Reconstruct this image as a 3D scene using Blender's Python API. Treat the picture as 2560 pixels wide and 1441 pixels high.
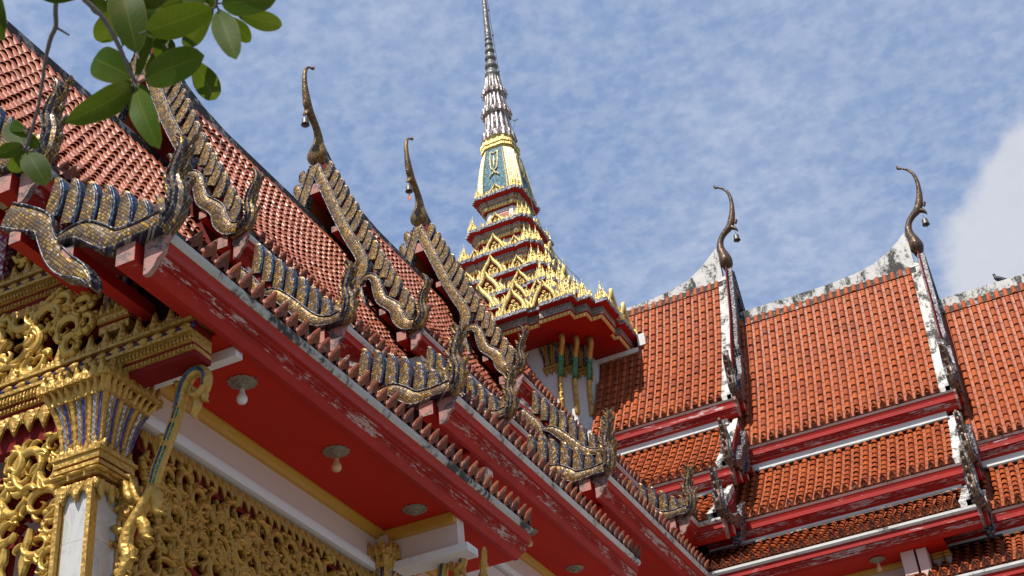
import bpy, math, random
import numpy as np
from mathutils import Vector, Matrix
random.seed(7); RNG = random.Random(11)
for o in list(bpy.data.objects): bpy.data.objects.remove(o)
scene = bpy.context.scene
COL = scene.collection
Z0 = 16.47
# ------------------------------------------------------------------ camera
cam_d = bpy.data.cameras.new("camera"); cam = bpy.data.objects.new("camera", cam_d); COL.objects.link(cam)
cr = Vector((0.89962, 0.42786, -0.08729)); cu = Vector((0.30511, -0.47287, 0.82662)); cf = Vector((-0.3124, 0.77028, 0.55595))
cam.matrix_world = Matrix(((cr.x, cu.x, -cf.x, 13.6216), (cr.y, cu.y, -cf.y, -34.0727), (cr.z, cu.z, -cf.z, 1.5986), (0, 0, 0, 1)))
cam_d.sensor_width = 36; cam_d.lens = 50.15; cam_d.clip_start = 0.05; cam_d.clip_end = 3000
cam_d.dof.use_dof = True; cam_d.dof.focus_distance = 26.0; cam_d.dof.aperture_fstop = 16
scene.camera = cam
# ------------------------------------------------------------------ sun, sky, exposure
SUN = Vector((-0.09, -0.55, 0.83)).normalized()      # direction towards the sun
sun_d = bpy.data.lights.new("sun", 'SUN'); sun_d.energy = 5.0; sun_d.angle = math.radians(0.5); sun_d.color = (1.0, 0.94, 0.85)
sun = bpy.data.objects.new("sun", sun_d); COL.objects.link(sun)
sun.rotation_euler = SUN.to_track_quat('Z', 'Y').to_euler()
world = bpy.data.worlds.new("World"); scene.world = world; world.use_nodes = True
wn = world.node_tree.nodes; wl = world.node_tree.links; wn.clear()
def wnode(t, **k):
    n = wn.new(t)
    for a, b in k.items(): setattr(n, a, b)
    return n
w_out = wnode('ShaderNodeOutputWorld'); w_bg = wnode('ShaderNodeBackground'); w_bg.inputs[1].default_value = 0.13
sky = wnode('ShaderNodeTexSky', sky_type='NISHITA', sun_disc=False)
sky.sun_elevation = math.asin(SUN.z); sky.sun_rotation = math.atan2(SUN.x, SUN.y); sky.altitude = 20; sky.dust_density = 0.6; sky.ozone_density = 2.0
tc = wnode('ShaderNodeTexCoord'); sep = wnode('ShaderNodeSeparateXYZ'); wl.new(tc.outputs['Generated'], sep.inputs[0])
def wmath(op, a, b=None, clamp=False):
    n = wnode('ShaderNodeMath', operation=op, use_clamp=clamp)
    for i, x in enumerate((a, b)):
        if x is None: continue
        if isinstance(x, (int, float)): n.inputs[i].default_value = x
        else: wl.new(x, n.inputs[i])
    return n.outputs[0]
zz = wmath('ADD', wmath('MAXIMUM', sep.outputs[2], 0.02), 0.12)
cmb = wnode('ShaderNodeCombineXYZ'); wl.new(wmath('DIVIDE', sep.outputs[0], zz), cmb.inputs[0]); wl.new(wmath('DIVIDE', sep.outputs[1], zz), cmb.inputs[1])
def wnoise(scale, detail, rough, dist=0.0, vec=None):
    n = wnode('ShaderNodeTexNoise'); n.inputs['Scale'].default_value = scale; n.inputs['Detail'].default_value = detail
    n.inputs['Roughness'].default_value = rough; n.inputs['Distortion'].default_value = dist
    wl.new(vec or cmb.outputs[0], n.inputs['Vector']); return n.outputs[0]
def wrange(x, a, b, c, d, smooth=True):
    n = wnode('ShaderNodeMapRange'); n.interpolation_type = 'SMOOTHSTEP' if smooth else 'LINEAR'
    wl.new(x, n.inputs[0])
    for i, v in enumerate((a, b, c, d)): n.inputs[i + 1].default_value = v
    return n.outputs[0]
puffs = wmath('ADD', wmath('MULTIPLY', wrange(wnoise(36.0, 5.0, 0.6, 0.0), 0.38, 0.64, 0.0, 1.0), 0.72), wmath('MULTIPLY', wrange(wnoise(80.0, 3.0, 0.5, 0.0), 0.36, 0.66, 0.0, 1.0), 0.34))
veil = wrange(wnoise(1.6, 5.0, 0.55, 0.4), 0.34, 0.66, 0.0, 1.0)
streak = wrange(wnoise(5.0, 5.0, 0.6, 0.8), 0.38, 0.7, 0.0, 1.0)
dens = wmath('ADD', wmath('MULTIPLY', puffs, 0.44), wmath('ADD', wmath('MULTIPLY', veil, 0.34), wmath('MULTIPLY', streak, 0.18)), clamp=True)
dens = wmath('MINIMUM', dens, 0.95)
haze_mix = wnode('ShaderNodeMix', data_type='RGBA'); haze_mix.inputs[0].default_value = 0.82; wl.new(sky.outputs[0], haze_mix.inputs[6]); haze_mix.inputs[7].default_value = (1.58, 2.45, 4.35, 1)
# one cumulus bank low on the right
cv = wnode('ShaderNodeVectorMath', operation='DISTANCE'); cv.inputs[1].default_value = (0.075, 0.868, 0.492)
nz = wnode('ShaderNodeTexNoise'); nz.inputs['Scale'].default_value = 9; nz.inputs['Detail'].default_value = 7; nz.inputs['Roughness'].default_value = 0.55
wl.new(tc.outputs['Generated'], nz.inputs['Vector'])
mx = wnode('ShaderNodeVectorMath', operation='MULTIPLY_ADD'); wl.new(nz.outputs['Color'], mx.inputs[0]); mx.inputs[1].default_value = (0.13, 0.13, 0.13)
wl.new(tc.outputs['Generated'], mx.inputs[2]); sb = wnode('ShaderNodeVectorMath', operation='SUBTRACT'); wl.new(mx.outputs[0], sb.inputs[0]); sb.inputs[1].default_value = (0.065, 0.065, 0.065)
wl.new(sb.outputs[0], cv.inputs[0])
cum = wrange(cv.outputs['Value'], 0.088, 0.112, 1.0, 0.0)
mixc = wnode('ShaderNodeMix', data_type='RGBA'); wl.new(dens, mixc.inputs[0]); wl.new(haze_mix.outputs[2], mixc.inputs[6]); mixc.inputs[7].default_value = (3.35, 3.95, 5.25, 1)
mixd = wnode('ShaderNodeMix', data_type='RGBA'); wl.new(wmath('MULTIPLY', cum, 0.85), mixd.inputs[0]); wl.new(mixc.outputs[2], mixd.inputs[6]); mixd.inputs[7].default_value = (5.0, 5.1, 5.6, 1)
zen = wrange(sep.outputs[2], 0.70, 0.98, 1.0, 0.35)
dk = wnode('ShaderNodeVectorMath', operation='SCALE'); wl.new(mixd.outputs[2], dk.inputs[0]); wl.new(zen, dk.inputs['Scale'])
wl.new(dk.outputs[0], w_bg.inputs[0]); wl.new(w_bg.outputs[0], w_out.inputs[0])
scene.view_settings.view_transform = 'Standard'; scene.view_settings.look = 'None'
scene.view_settings.exposure = 0.1; scene.view_settings.gamma = 1
scene.render.engine = 'CYCLES'

# ------------------------------------------------------------------ material helpers
class Mat:
    def __init__(s, name):
        s.m = bpy.data.materials.new(name); s.m.use_nodes = True; s.nt = s.m.node_tree; s.n = s.nt.nodes; s.l = s.nt.links
        s.b = s.n['Principled BSDF']
        s.tc = s.n.new('ShaderNodeTexCoord').outputs['Object']
    def node(s, t, **k):
        n = s.n.new(t)
        for a, b in k.items(): setattr(n, a, b)
        return n
    def put(s, sock, v):
        if isinstance(v, (int, float)): sock.default_value = v
        elif isinstance(v, tuple): sock.default_value = (*v, 1) if len(v) == 3 and sock.type == 'RGBA' else v
        else: s.l.new(v, sock)
    def set(s, **k):
        for a, v in k.items(): s.put(s.b.inputs[a.replace('_', ' ')], v)
        return s
    def math(s, op, a, b=0.0, c=0.0, clamp=False):
        n = s.node('ShaderNodeMath', operation=op, use_clamp=clamp)
        for i, v in enumerate((a, b, c)): s.put(n.inputs[i], v)
        return n.outputs[0]
    def scale(s, v, vec=None):
        n = s.node('ShaderNodeVectorMath', operation='MULTIPLY'); s.put(n.inputs[0], vec if vec is not None else s.tc); n.inputs[1].default_value = v; return n.outputs[0]
    def noise(s, sc, det=4, ro=0.55, dist=0.0, vec=None):
        n = s.node('ShaderNodeTexNoise'); s.put(n.inputs['Vector'], vec if vec is not None else s.tc)
        n.inputs['Scale'].default_value = sc; n.inputs['Detail'].default_value = det; n.inputs['Roughness'].default_value = ro; n.inputs['Distortion'].default_value = dist
        return n.outputs[0]
    def ramp(s, x, a, b, c=0.0, d=1.0):
        n = s.node('ShaderNodeMapRange'); s.put(n.inputs[0], x)
        for i, v in enumerate((a, b, c, d)): n.inputs[i + 1].default_value = v
        return n.outputs[0]
    def mix(s, f, a, b):
        n = s.node('ShaderNodeMix', data_type='RGBA'); s.put(n.inputs[0], f); s.put(n.inputs[6], a); s.put(n.inputs[7], b); return n.outputs[2]
    def bump(s, h, st=0.3, dist=0.01):
        n = s.node('ShaderNodeBump'); s.put(n.inputs['Height'], h); n.inputs['Strength'].default_value = st; n.inputs['Distance'].default_value = dist
        s.l.new(n.outputs[0], s.b.inputs['Normal']); return s
    def attr(s, name): return s.node('ShaderNodeAttribute', attribute_name=name).outputs['Fac']

def red_paint(name, stretch, peel=0.5, base=(0.47, 0.016, 0.008)):
    m = Mat(name)
    v = m.scale(stretch)
    n1 = m.noise(4.2, 10, 0.78, 0.2, v); n2 = m.noise(0.7, 3, 0.5, 0.0, v); n3 = m.noise(14, 4, 0.6, 0.0)
    lo = 0.735 - 0.12 * peel
    k = m.ramp(m.math('ADD', n1, m.math('MULTIPLY', m.math('SUBTRACT', n2, 0.5), 0.5)), lo, lo + 0.02)
    k2 = m.ramp(m.math('ADD', n1, m.math('MULTIPLY', m.math('SUBTRACT', n2, 0.5), 0.5)), lo - 0.09, lo + 0.02)
    dirt = m.ramp(m.noise(1.1, 5, 0.6), 0.35, 0.75)
    c = m.mix(dirt, base, (base[0] * 0.72, base[1] * 1.2, base[2] * 1.6))
    c = m.mix(m.math('MULTIPLY', k2, 0.22), c, (0.40, 0.09, 0.05))
    c = m.mix(m.math('MULTIPLY', k, 0.95), c, (0.60, 0.50, 0.50))
    c = m.mix(m.ramp(n3, 0.68, 0.8), c, (0.05, 0.03, 0.03))
    m.set(Base_Color=c, Roughness=m.ramp(n1, 0.3, 0.7, 0.45, 0.7)); m.b.inputs['Specular IOR Level'].default_value = 0.28; m.bump(k, -0.35, 0.004); return m.m
M = {}
M['red_s'] = red_paint('red_paint_peeling', (5.0, 2.0, 5.0), 0.42, (0.45, 0.026, 0.012))
M['red_e'] = red_paint('red_paint_peeling_sunny', (0.50, 3.0, 3.0), 1.0, (0.40, 0.018, 0.012))
M['worn_s'] = red_paint('worn_red_moulding', (5.5, 1.5, 5.5), 1.5, (0.42, 0.022, 0.014))
M['worn_e'] = red_paint('worn_red_moulding_sunny', (1.3, 5.5, 5.5), 1.75, (0.42, 0.03, 0.022))
M['red'] = red_paint('red_paint', (1, 1, 1), 0.0, (0.42, 0.014, 0.008))
def m_soffit():
    m = Mat('soffit_red'); c = m.mix(m.ramp(m.noise(0.6, 6, 0.6), 0.3, 0.75), (0.50, 0.018, 0.006), (0.42, 0.02, 0.009))
    c = m.mix(m.ramp(m.noise(5, 6, 0.7), 0.62, 0.8, 0, 0.35), c, (0.2, 0.03, 0.03)); m.set(Base_Color=c, Roughness=0.7); m.b.inputs['Specular IOR Level'].default_value = 0.2; m.bump(m.noise(30, 4), 0.08, 0.01); return m.m
M['soffit'] = m_soffit()
def m_plaster(name, stain, base=(0.66, 0.65, 0.62), dark=(0.035, 0.033, 0.03), sc=1.6, stretch=(1, 1, 1)):
    m = Mat(name); v = m.scale(stretch); n = m.noise(sc, 9, 0.72, 0.4, v); f = m.noise(sc * 7, 6, 0.7)
    x = m.math('ADD', n, m.math('MULTIPLY', m.math('SUBTRACT', f, 0.5), 0.35))
    k = m.ramp(x, stain - 0.02, stain + 0.06, 0, 0.97); k2 = m.ramp(x, stain - 0.16, stain + 0.08, 0, 0.5)
    c = m.mix(k2, base, (0.30, 0.28, 0.25)); c = m.mix(k, c, dark)
    m.set(Base_Color=c, Roughness=0.8); m.bump(x, 0.25, 0.02); return m.m
M['cap'] = m_plaster('mouldy_white_plaster', 0.51, (0.70, 0.69, 0.66), sc=2.2, stretch=(1.1, 1.1, 0.5))
M['cap_s'] = m_plaster('black_stained_ridge', 0.42, (0.5, 0.49, 0.45), sc=2.4)
M['cap_dark'] = m_plaster('black_mould_plaster', 0.40, (0.4, 0.38, 0.35))
M['ledge'] = m_plaster('white_ledge_paint', 0.60, (0.62, 0.62, 0.59))
M['ledge_dirty'] = m_plaster('white_ledge_stained', 0.53, (0.5, 0.5, 0.47))
M['white'] = m_plaster('white_wall_paint', 0.72, (0.74, 0.73, 0.71), (0.35, 0.33, 0.3))
M['cream'] = m_plaster('cream_wall_paint', 0.74, (0.62, 0.50, 0.45), (0.36, 0.28, 0.26), 0.8)
M['endcap'] = m_plaster('chipped_pink_board', 0.50, (0.42, 0.19, 0.16), (0.10, 0.085, 0.08), 6)
M['stub_end'] = m_plaster('faded_beam_end', 0.52, (0.52, 0.19, 0.14), (0.17, 0.13, 0.12), 8)
def m_tile(name, c1, c2, pan):
    m = Mat(name); t = m.attr('tint'); g = m.attr('pan')
    c = m.mix(t, c1, c2)
    blot = m.ramp(m.noise(0.9, 5, 0.6), 0.35, 0.7)
    c = m.mix(m.math('MULTIPLY', blot, 0.35), c, (c2[0] * 0.8, c2[1] * 0.8, c2[2]))
    c = m.mix(m.math('MULTIPLY', g, 0.65), c, pan)  # dusty pan tiles, their pale reflection also painted into the colour
    soot = m.ramp(m.math('ADD', m.noise(3.5, 7, 0.72), m.math('MULTIPLY', m.noise(1.0, 3, 0.6, 0, m.scale((3.0, 3.0, 0.35))), 0.3)), 0.66, 0.86)
    c = m.mix(m.math('MULTIPLY', soot, 0.55), c, (0.09, 0.035, 0.025))
    m.set(Base_Color=c, Roughness=m.ramp(m.noise(9, 4), 0.3, 0.7, 0.34, 0.6)); m.b.inputs['Specular IOR Level'].default_value = 0.45
    m.bump(m.noise(22, 4), 0.12, 0.01); return m.m
M['tile'] = m_tile('orange_glazed_tile', (0.50, 0.105, 0.017), (0.31, 0.055, 0.013), (0.38, 0.125, 0.065))
M['tile_s'] = m_tile('sheen_brown_glazed_tile', (0.50, 0.14, 0.065), (0.36, 0.09, 0.042), (0.40, 0.14, 0.08))  # same orange tile, with sheen of sky and grazing sun painted in as pinkish brown
M['tile_far'] = Mat('plain_orange_tile').set(Base_Color=(0.4, 0.09, 0.03), Roughness=0.5).m
M['under'] = Mat('tile_bed').set(Base_Color=(0.06, 0.02, 0.015), Roughness=0.9).m
def m_ante():
    m = Mat('glazed_eave_tile'); t = m.attr('tint'); n = m.noise(12, 5, 0.65)
    c = m.mix(t, (0.27, 0.075, 0.03), (0.12, 0.035, 0.02)); c = m.mix(m.ramp(n, 0.55, 0.7, 0, 0.7), c, (0.05, 0.03, 0.025))
    c = m.mix(m.ramp(m.noise(5, 6, 0.7), 0.60, 0.66, 0, 0.55), c, (0.36, 0.34, 0.28))
    m.set(Base_Color=c, Roughness=0.36); m.b.inputs['Specular IOR Level'].default_value = 0.3; m.bump(m.noise(40, 3), 0.3, 0.01); return m.m
M['ante'] = m_ante()
def m_mosaic(name, s, cols, grout=(0.02, 0.018, 0.016), wear=0.5, metal=0.55, gap=0.10, diag=True):
    m = Mat(name); sp = m.node('ShaderNodeSeparateXYZ'); m.l.new(m.tc, sp.inputs[0])
    h = m.math('ADD', sp.outputs[0], sp.outputs[1])
    wob = m.math('MULTIPLY', m.noise(3, 2), 0.06)
    h = m.math('ADD', h, wob)
    if diag: a = m.math('MULTIPLY', m.math('ADD', h, sp.outputs[2]), 1 / s); b = m.math('MULTIPLY', m.math('SUBTRACT', h, sp.outputs[2]), 1 / s)
    else: a = m.math('MULTIPLY', h, 1 / s); b = m.math('MULTIPLY', sp.outputs[2], 1 / s)
    cb = m.node('ShaderNodeCombineXYZ'); m.l.new(m.math('FLOOR', a), cb.inputs[0]); m.l.new(m.math('FLOOR', b), cb.inputs[1])
    wnz = m.node('ShaderNodeTexWhiteNoise', noise_dimensions='2D'); m.l.new(cb.outputs[0], wnz.inputs['Vector'])
    def edge(x):
        f = m.math('FRACT', x); return m.math('MINIMUM', f, m.math('SUBTRACT', 1.0, f))
    e = m.math('MINIMUM', edge(a), edge(b)); mask = m.ramp(e, gap * 0.6, gap)
    r = m.node('ShaderNodeValToRGB'); r.color_ramp.interpolation = 'CONSTANT'; m.l.new(wnz.outputs[0], r.inputs[0])
    el = r.color_ramp.elements
    while len(el) < len(cols): el.new(0.5)
    acc = 0
    for i, (w, cc) in enumerate(cols): el[i].position = acc; el[i].color = (*cc, 1); acc += w
    big = m.ramp(m.noise(3.2, 6, 0.7), 0.40, 0.60)
    c = m.mix(m.math('MULTIPLY', big, wear), r.outputs[0], (0.10, 0.068, 0.05))
    c = m.mix(mask, grout, c)
    nb = m.node('ShaderNodeVectorMath', operation='SCALE'); m.l.new(wnz.outputs[1], nb.inputs[0]); nb.inputs['Scale'].default_value = 1
    m.set(Base_Color=c, Roughness=m.ramp(wnz.outputs[0], 0, 1, 0.28, 0.62), Metallic=m.math('MULTIPLY', mask, metal))
    # every mirror chip is tipped a little differently
    nrm = m.node('ShaderNodeNewGeometry').outputs['Normal']
    sb_ = m.node('ShaderNodeVectorMath', operation='SUBTRACT'); m.l.new(wnz.outputs[1], sb_.inputs[0]); sb_.inputs[1].default_value = (0.5, 0.5, 0.5)
    sc_ = m.node('ShaderNodeVectorMath', operation='SCALE'); m.l.new(sb_.outputs[0], sc_.inputs[0]); sc_.inputs['Scale'].default_value = 0.22
    ad = m.node('ShaderNodeVectorMath', operation='ADD'); m.l.new(nrm, ad.inputs[0]); m.l.new(sc_.outputs[0], ad.inputs[1])
    nm = m.node('ShaderNodeVectorMath', operation='NORMALIZE'); m.l.new(ad.outputs[0], nm.inputs[0])
    m.l.new(nm.outputs[0], m.b.inputs['Normal']); m.b.inputs['Specular IOR Level'].default_value = 0.3; return m.m
GOLDC = [(0.32, (0.34, 0.18, 0.05)), (0.22, (0.62, 0.36, 0.03)), (0.20, (0.24, 0.14, 0.07)), (0.10, (0.52, 0.40, 0.26)), (0.16, (0.10, 0.06, 0.03))]
M['mosaic'] = m_mosaic('gold_mirror_mosaic', 0.046, GOLDC, wear=0.75, metal=0.25, gap=0.15)
M['mosaic_fine'] = m_mosaic('gold_mirror_mosaic_fine', 0.045, [(0.34, (0.30, 0.16, 0.05)), (0.28, (0.58, 0.34, 0.03)), (0.24, (0.20, 0.115, 0.06)), (0.14, (0.38, 0.25, 0.15))], wear=0.7, metal=0.25, gap=0.14)
M['mosaic_blue'] = m_mosaic('blue_mirror_mosaic', 0.04, [(0.4, (0.02, 0.08, 0.16)), (0.3, (0.03, 0.15, 0.26)), (0.3, (0.05, 0.04, 0.14))], wear=0.5, metal=0.25)
M['mosaic_dark'] = m_mosaic('dark_inlay', 0.05, [(0.4, (0.03, 0.03, 0.07)), (0.3, (0.10, 0.10, 0.13)), (0.3, (0.34, 0.33, 0.31))], wear=0.3, metal=0.2)
M['brown_gold'] = m_mosaic('weathered_brown_mosaic', 0.05, [(0.35, (0.15, 0.085, 0.045)), (0.25, (0.26, 0.15, 0.06)), (0.2, (0.10, 0.07, 0.055)), (0.2, (0.20, 0.14, 0.11))], wear=0.8, metal=0.25)
M['tower_grey'] = m_mosaic('grey_mirror_tiles', 0.07, [(0.4, (0.36, 0.33, 0.27)), (0.3, (0.46, 0.40, 0.32)), (0.3, (0.28, 0.27, 0.24))], grout=(0.12, 0.1, 0.09), wear=0.15, metal=0.2, gap=0.12, diag=False)
M['checker'] = m_mosaic('blue_white_checker_tiles', 0.062, [(0.42, (0.62, 0.62, 0.60)), (0.2, (0.05, 0.05, 0.16)), (0.2, (0.08, 0.10, 0.12)), (0.18, (0.35, 0.36, 0.38))], grout=(0.06, 0.05, 0.08), wear=0.1, metal=0.1, gap=0.14)
M['teal'] = m_mosaic('teal_mosaic', 0.05, [(0.5, (0.03, 0.12, 0.17)), (0.3, (0.06, 0.17, 0.22)), (0.2, (0.10, 0.22, 0.27))], grout=(0.04, 0.09, 0.12), wear=0.1, metal=0.15)
M['green'] = m_mosaic('green_mosaic', 0.04, [(0.5, (0.02, 0.22, 0.08)), (0.5, (0.15, 0.35, 0.2))], wear=0.1, metal=0.3)
def m_gold(name, base, dark, metal=0.6, rough=0.36, b=0.5, sc=26):
    m = Mat(name); n = m.noise(sc, 5, 0.6); v = m.node('ShaderNodeTexVoronoi'); m.put(v.inputs['Vector'], m.tc); v.inputs['Scale'].default_value = sc * 0.9
    big = m.ramp(m.noise(1.5, 5, 0.6), 0.35, 0.75)
    c = m.mix(m.math('MULTIPLY', big, 0.3), base, dark); c = m.mix(m.ramp(n, 0.56, 0.72, 0, 0.5), c, dark)
    m.set(Base_Color=c, Metallic=metal, Roughness=m.ramp(n, 0.3, 0.7, rough - 0.08, rough + 0.14))
    m.bump(m.math('ADD', v.outputs[0], m.math('MULTIPLY', n, 0.6)), b, 0.012); return m.m
M['gold'] = m_gold('gold_paint', (0.55, 0.36, 0.09), (0.28, 0.14, 0.03), 0.4)
M['gold_carved'] = m_gold('gold_carved', (0.54, 0.33, 0.07), (0.17, 0.065, 0.02), 0.4, 0.42, 1.0, 22)
M['gold_smooth'] = m_gold('gold_smooth', (0.58, 0.37, 0.075), (0.30, 0.15, 0.03), 0.4, 0.38, 0.3, 14)
M['gold_shaded'] = m_gold('gold_shaded', (0.44, 0.25, 0.04), (0.17, 0.06, 0.018), 0.45, 0.36, 0.4, 16)  # darker gold: the shade on the side lattice is painted into the colour
M['gold_tower'] = m_gold('tower_gold', (0.80, 0.62, 0.22), (0.50, 0.33, 0.08), 0.3, 0.34, 0.6, 30)
M['pale_gold'] = m_gold('pale_gold', (0.72, 0.60, 0.33), (0.48, 0.34, 0.16), 0.3, 0.4, 0.6, 24)
M['ochre'] = Mat('ochre_moulding').set(Base_Color=(0.50, 0.27, 0.035), Roughness=0.45).m
M['darkred'] = Mat('dark_red').set(Base_Color=(0.17, 0.008, 0.007), Roughness=0.7, Specular_IOR_Level=0.2).m
M['void'] = Mat('void_shade').set(Base_Color=(0.03, 0.008, 0.012), Roughness=0.8, Specular_IOR_Level=0.1).m  # near-black colour painted in for the shade of open voids
M['orange_pane'] = Mat('orange_panel').set(Base_Color=(0.55, 0.16, 0.07), Roughness=0.6).m
M['spire'] = m_mosaic('grey_spire_mosaic', 0.05, [(0.4, (0.25, 0.24, 0.23)), (0.3, (0.38, 0.36, 0.34)), (0.3, (0.18, 0.17, 0.16))], grout=(0.07, 0.07, 0.07), wear=0.3, metal=0.3)
def m_lotus():
    m = Mat('lotus_mirror'); n = m.noise(7, 6, 0.7); c = m.mix(m.ramp(n, 0.46, 0.62), (0.62, 0.60, 0.58), (0.17, 0.10, 0.11)); m.set(Base_Color=c, Roughness=0.35, Metallic=0.2); m.bump(n, 0.4, 0.02); return m.m
M['lotus'] = m_lotus()
M['lotus_line'] = Mat('maroon_line').set(Base_Color=(0.13, 0.05, 0.06), Roughness=0.5).m
def m_marble():
    m = Mat('grey_marble'); n = m.noise(2.2, 9, 0.65, 1.6); sp = m.node('ShaderNodeSeparateXYZ'); m.l.new(m.tc, sp.inputs[0])
    z = m.math('FRACT', m.math('MULTIPLY', sp.outputs[2], 1.6)); j = m.ramp(z, 0.0, 0.012, 1, 0)
    c = m.mix(m.ramp(n, 0.35, 0.65), (0.46, 0.46, 0.45), (0.58, 0.57, 0.55)); c = m.mix(m.ramp(m.math('ABSOLUTE', m.math('SUBTRACT', n, 0.5)), 0.0, 0.012, 0.5, 0), c, (0.25, 0.25, 0.26))
    c = m.mix(j, c, (0.2, 0.19, 0.18)); m.set(Base_Color=c, Roughness=0.25); return m.m
M['marble'] = m_marble()
M['silver_inlay'] = m_mosaic('silver_inlay', 0.05, [(0.6, (0.5, 0.5, 0.5)), (0.4, (0.3, 0.3, 0.33))], wear=0.1, metal=0.6)
M['indigo'] = m_mosaic('indigo_inlay', 0.045, [(0.6, (0.03, 0.03, 0.20)), (0.4, (0.06, 0.07, 0.3))], wear=0.1, metal=0.35)
M['bronze'] = Mat('aged_bronze').set(Base_Color=(0.16, 0.15, 0.13), Roughness=0.5, Metallic=0.6).m
M['pewter'] = m_gold('pewter_rosette', (0.30, 0.26, 0.2), (0.10, 0.08, 0.06), 0.4, 0.5, 0.8, 40)
M['bulb'] = Mat('frosted_bulb').set(Base_Color=(0.72, 0.70, 0.66), Roughness=0.3).m
M['bulb_y'] = Mat('yellowed_bulb').set(Base_Color=(0.62, 0.35, 0.18), Roughness=0.3).m
M['copper'] = Mat('copper_leaf').set(Base_Color=(0.45, 0.14, 0.07), Roughness=0.5, Metallic=0.3).m
M['cable'] = Mat('dark_cable').set(Base_Color=(0.05, 0.05, 0.05), Roughness=0.6).m
def m_feather():
    m = Mat('dark_feathers'); m.set(Base_Color=m.mix(m.noise(30, 3), (0.02, 0.022, 0.03), (0.05, 0.05, 0.065)), Roughness=0.5); return m.m
M['feather'] = m_feather()
def m_leaf():
    m = Mat('leaf'); mid = m.attr('mid'); t = m.attr('tint'); nz_ = m.noise(55, 5, 0.6)
    c = m.mix(t, (0.012, 0.040, 0.003), (0.045, 0.095, 0.005))
    c = m.mix(m.ramp(m.noise(14, 4, 0.6), 0.45, 0.75, 0, 0.5), c, (0.10, 0.11, 0.02))
    c = m.mix(m.ramp(nz_, 0.66, 0.72, 0, 0.7), c, (0.06, 0.03, 0.01))
    vn = m.math('FRACT', m.math('MULTIPLY', m.math('SUBTRACT', m.attr('alo'), m.math('MULTIPLY', mid, 0.14)), 11.0)); vn = m.ramp(m.math('ABSOLUTE', m.math('SUBTRACT', vn, 0.5)), 0.0, 0.12, 0.30, 0.0)
    c = m.mix(vn, c, (0.11, 0.15, 0.03))
    c = m.mix(m.ramp(m.noise(7, 5, 0.65), 0.60, 0.72, 0, 0.6), c, (0.16, 0.10, 0.02))
    c = m.mix(m.ramp(mid, 0.07, 0.01, 0, 0.6), c, (0.14, 0.17, 0.03))
    c = m.mix(m.ramp(mid, 0.93, 1.0, 0, 0.6), c, (0.22, 0.15, 0.03))
    m.set(Base_Color=c, Roughness=0.5); m.b.inputs['Specular IOR Level'].default_value = 0.06
    tr = m.node('ShaderNodeBsdfTranslucent'); m.put(tr.inputs[0], m.mix(0.5, c, (0.20, 0.27, 0.015)))
    ms = m.node('ShaderNodeMixShader'); ms.inputs[0].default_value = 0.36; m.l.new(m.b.outputs[0], ms.inputs[1]); m.l.new(tr.outputs[0], ms.inputs[2])
    m.l.new(ms.outputs[0], m.n['Material Output'].inputs[0]); m.bump(m.noise(90, 2), 0.15, 0.002); return m.m
M['leaf'] = m_leaf()
def m_bark():
    m = Mat('bark'); n = m.noise(70, 5, 0.7); m.set(Base_Color=m.mix(n, (0.05, 0.04, 0.035), (0.2, 0.17, 0.15)), Roughness=0.85); m.bump(n, 0.5, 0.003); return m.m
M['bark'] = m_bark()
def m_ground():
    m = Mat('pale_paving'); n = m.noise(0.8, 8, 0.6); br = m.node('ShaderNodeTexBrick'); m.put(br.inputs['Vector'], m.tc); br.inputs['Scale'].default_value = 1.6
    br.inputs['Color1'].default_value = (0.21, 0.195, 0.175, 1); br.inputs['Color2'].default_value = (0.18, 0.17, 0.155, 1); br.inputs['Mortar'].default_value = (0.15, 0.14, 0.13, 1); br.inputs['Mortar Size'].default_value = 0.01
    m.set(Base_Color=m.mix(m.ramp(n, 0.4, 0.7, 0, 0.4), br.outputs[0], (0.2, 0.19, 0.17)), Roughness=0.7); return m.m
M['ground'] = m_ground()
M['grass'] = Mat('grass_green').set(Base_Color=(0.06, 0.10, 0.03), Roughness=0.9).m

# ------------------------------------------------------------------ mesh helpers
class MB:
    def __init__(s): s.v = []; s.f = []; s.mi = []; s.t = []; s.p = []
    def add(s, vs, fs, mi=0, tint=0.5, pan=0.0):
        o = len(s.v); s.v.extend(tuple(x) for x in vs)
        for f in fs: s.f.append(tuple(i + o for i in f)); s.mi.append(mi); s.t.append(tint); s.p.append(pan)
    def build(s, name, mats, parent=None, smooth=False, label=None, pan=False, kind=None, tint=True):
        me = bpy.data.meshes.new(name); me.from_pydata(s.v, [], s.f)
        if not isinstance(mats, (list, tuple)): mats = [mats]
        for m in mats: me.materials.append(m if not isinstance(m, str) else M[m])
        me.polygons.foreach_set('material_index', s.mi)
        if smooth: me.polygons.foreach_set('use_smooth', [True] * len(s.f))
        if tint:
            a = me.attributes.new('tint', 'FLOAT', 'FACE'); a.data.foreach_set('value', s.t)
        if pan:
            a = me.attributes.new('pan', 'FLOAT', 'FACE'); a.data.foreach_set('value', s.p)
        me.update()
        ob = bpy.data.objects.new(name, me); COL.objects.link(ob)
        if parent is not None:
            ob.parent = parent; ob.matrix_parent_inverse = Matrix.Translation(-abs_loc(parent))
        if label: ob['label'] = label
        if kind: ob['kind'] = kind
        return ob
def abs_loc(o):
    l = Vector(o.location) if o.type == 'EMPTY' else Vector((0, 0, 0))
    return l
def thing(name, label, cat, loc=(0, 0, 0), group=None):
    o = bpy.data.objects.new(name, None); COL.objects.link(o); o.location = loc; o.empty_display_size = 0.2
    o['label'] = label; o['category'] = cat
    if group: o['group'] = group
    return o
def tag(o, label, cat, group=None):
    o['label'] = label; o['category'] = cat
    if group: o['group'] = group
    return o
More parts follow.
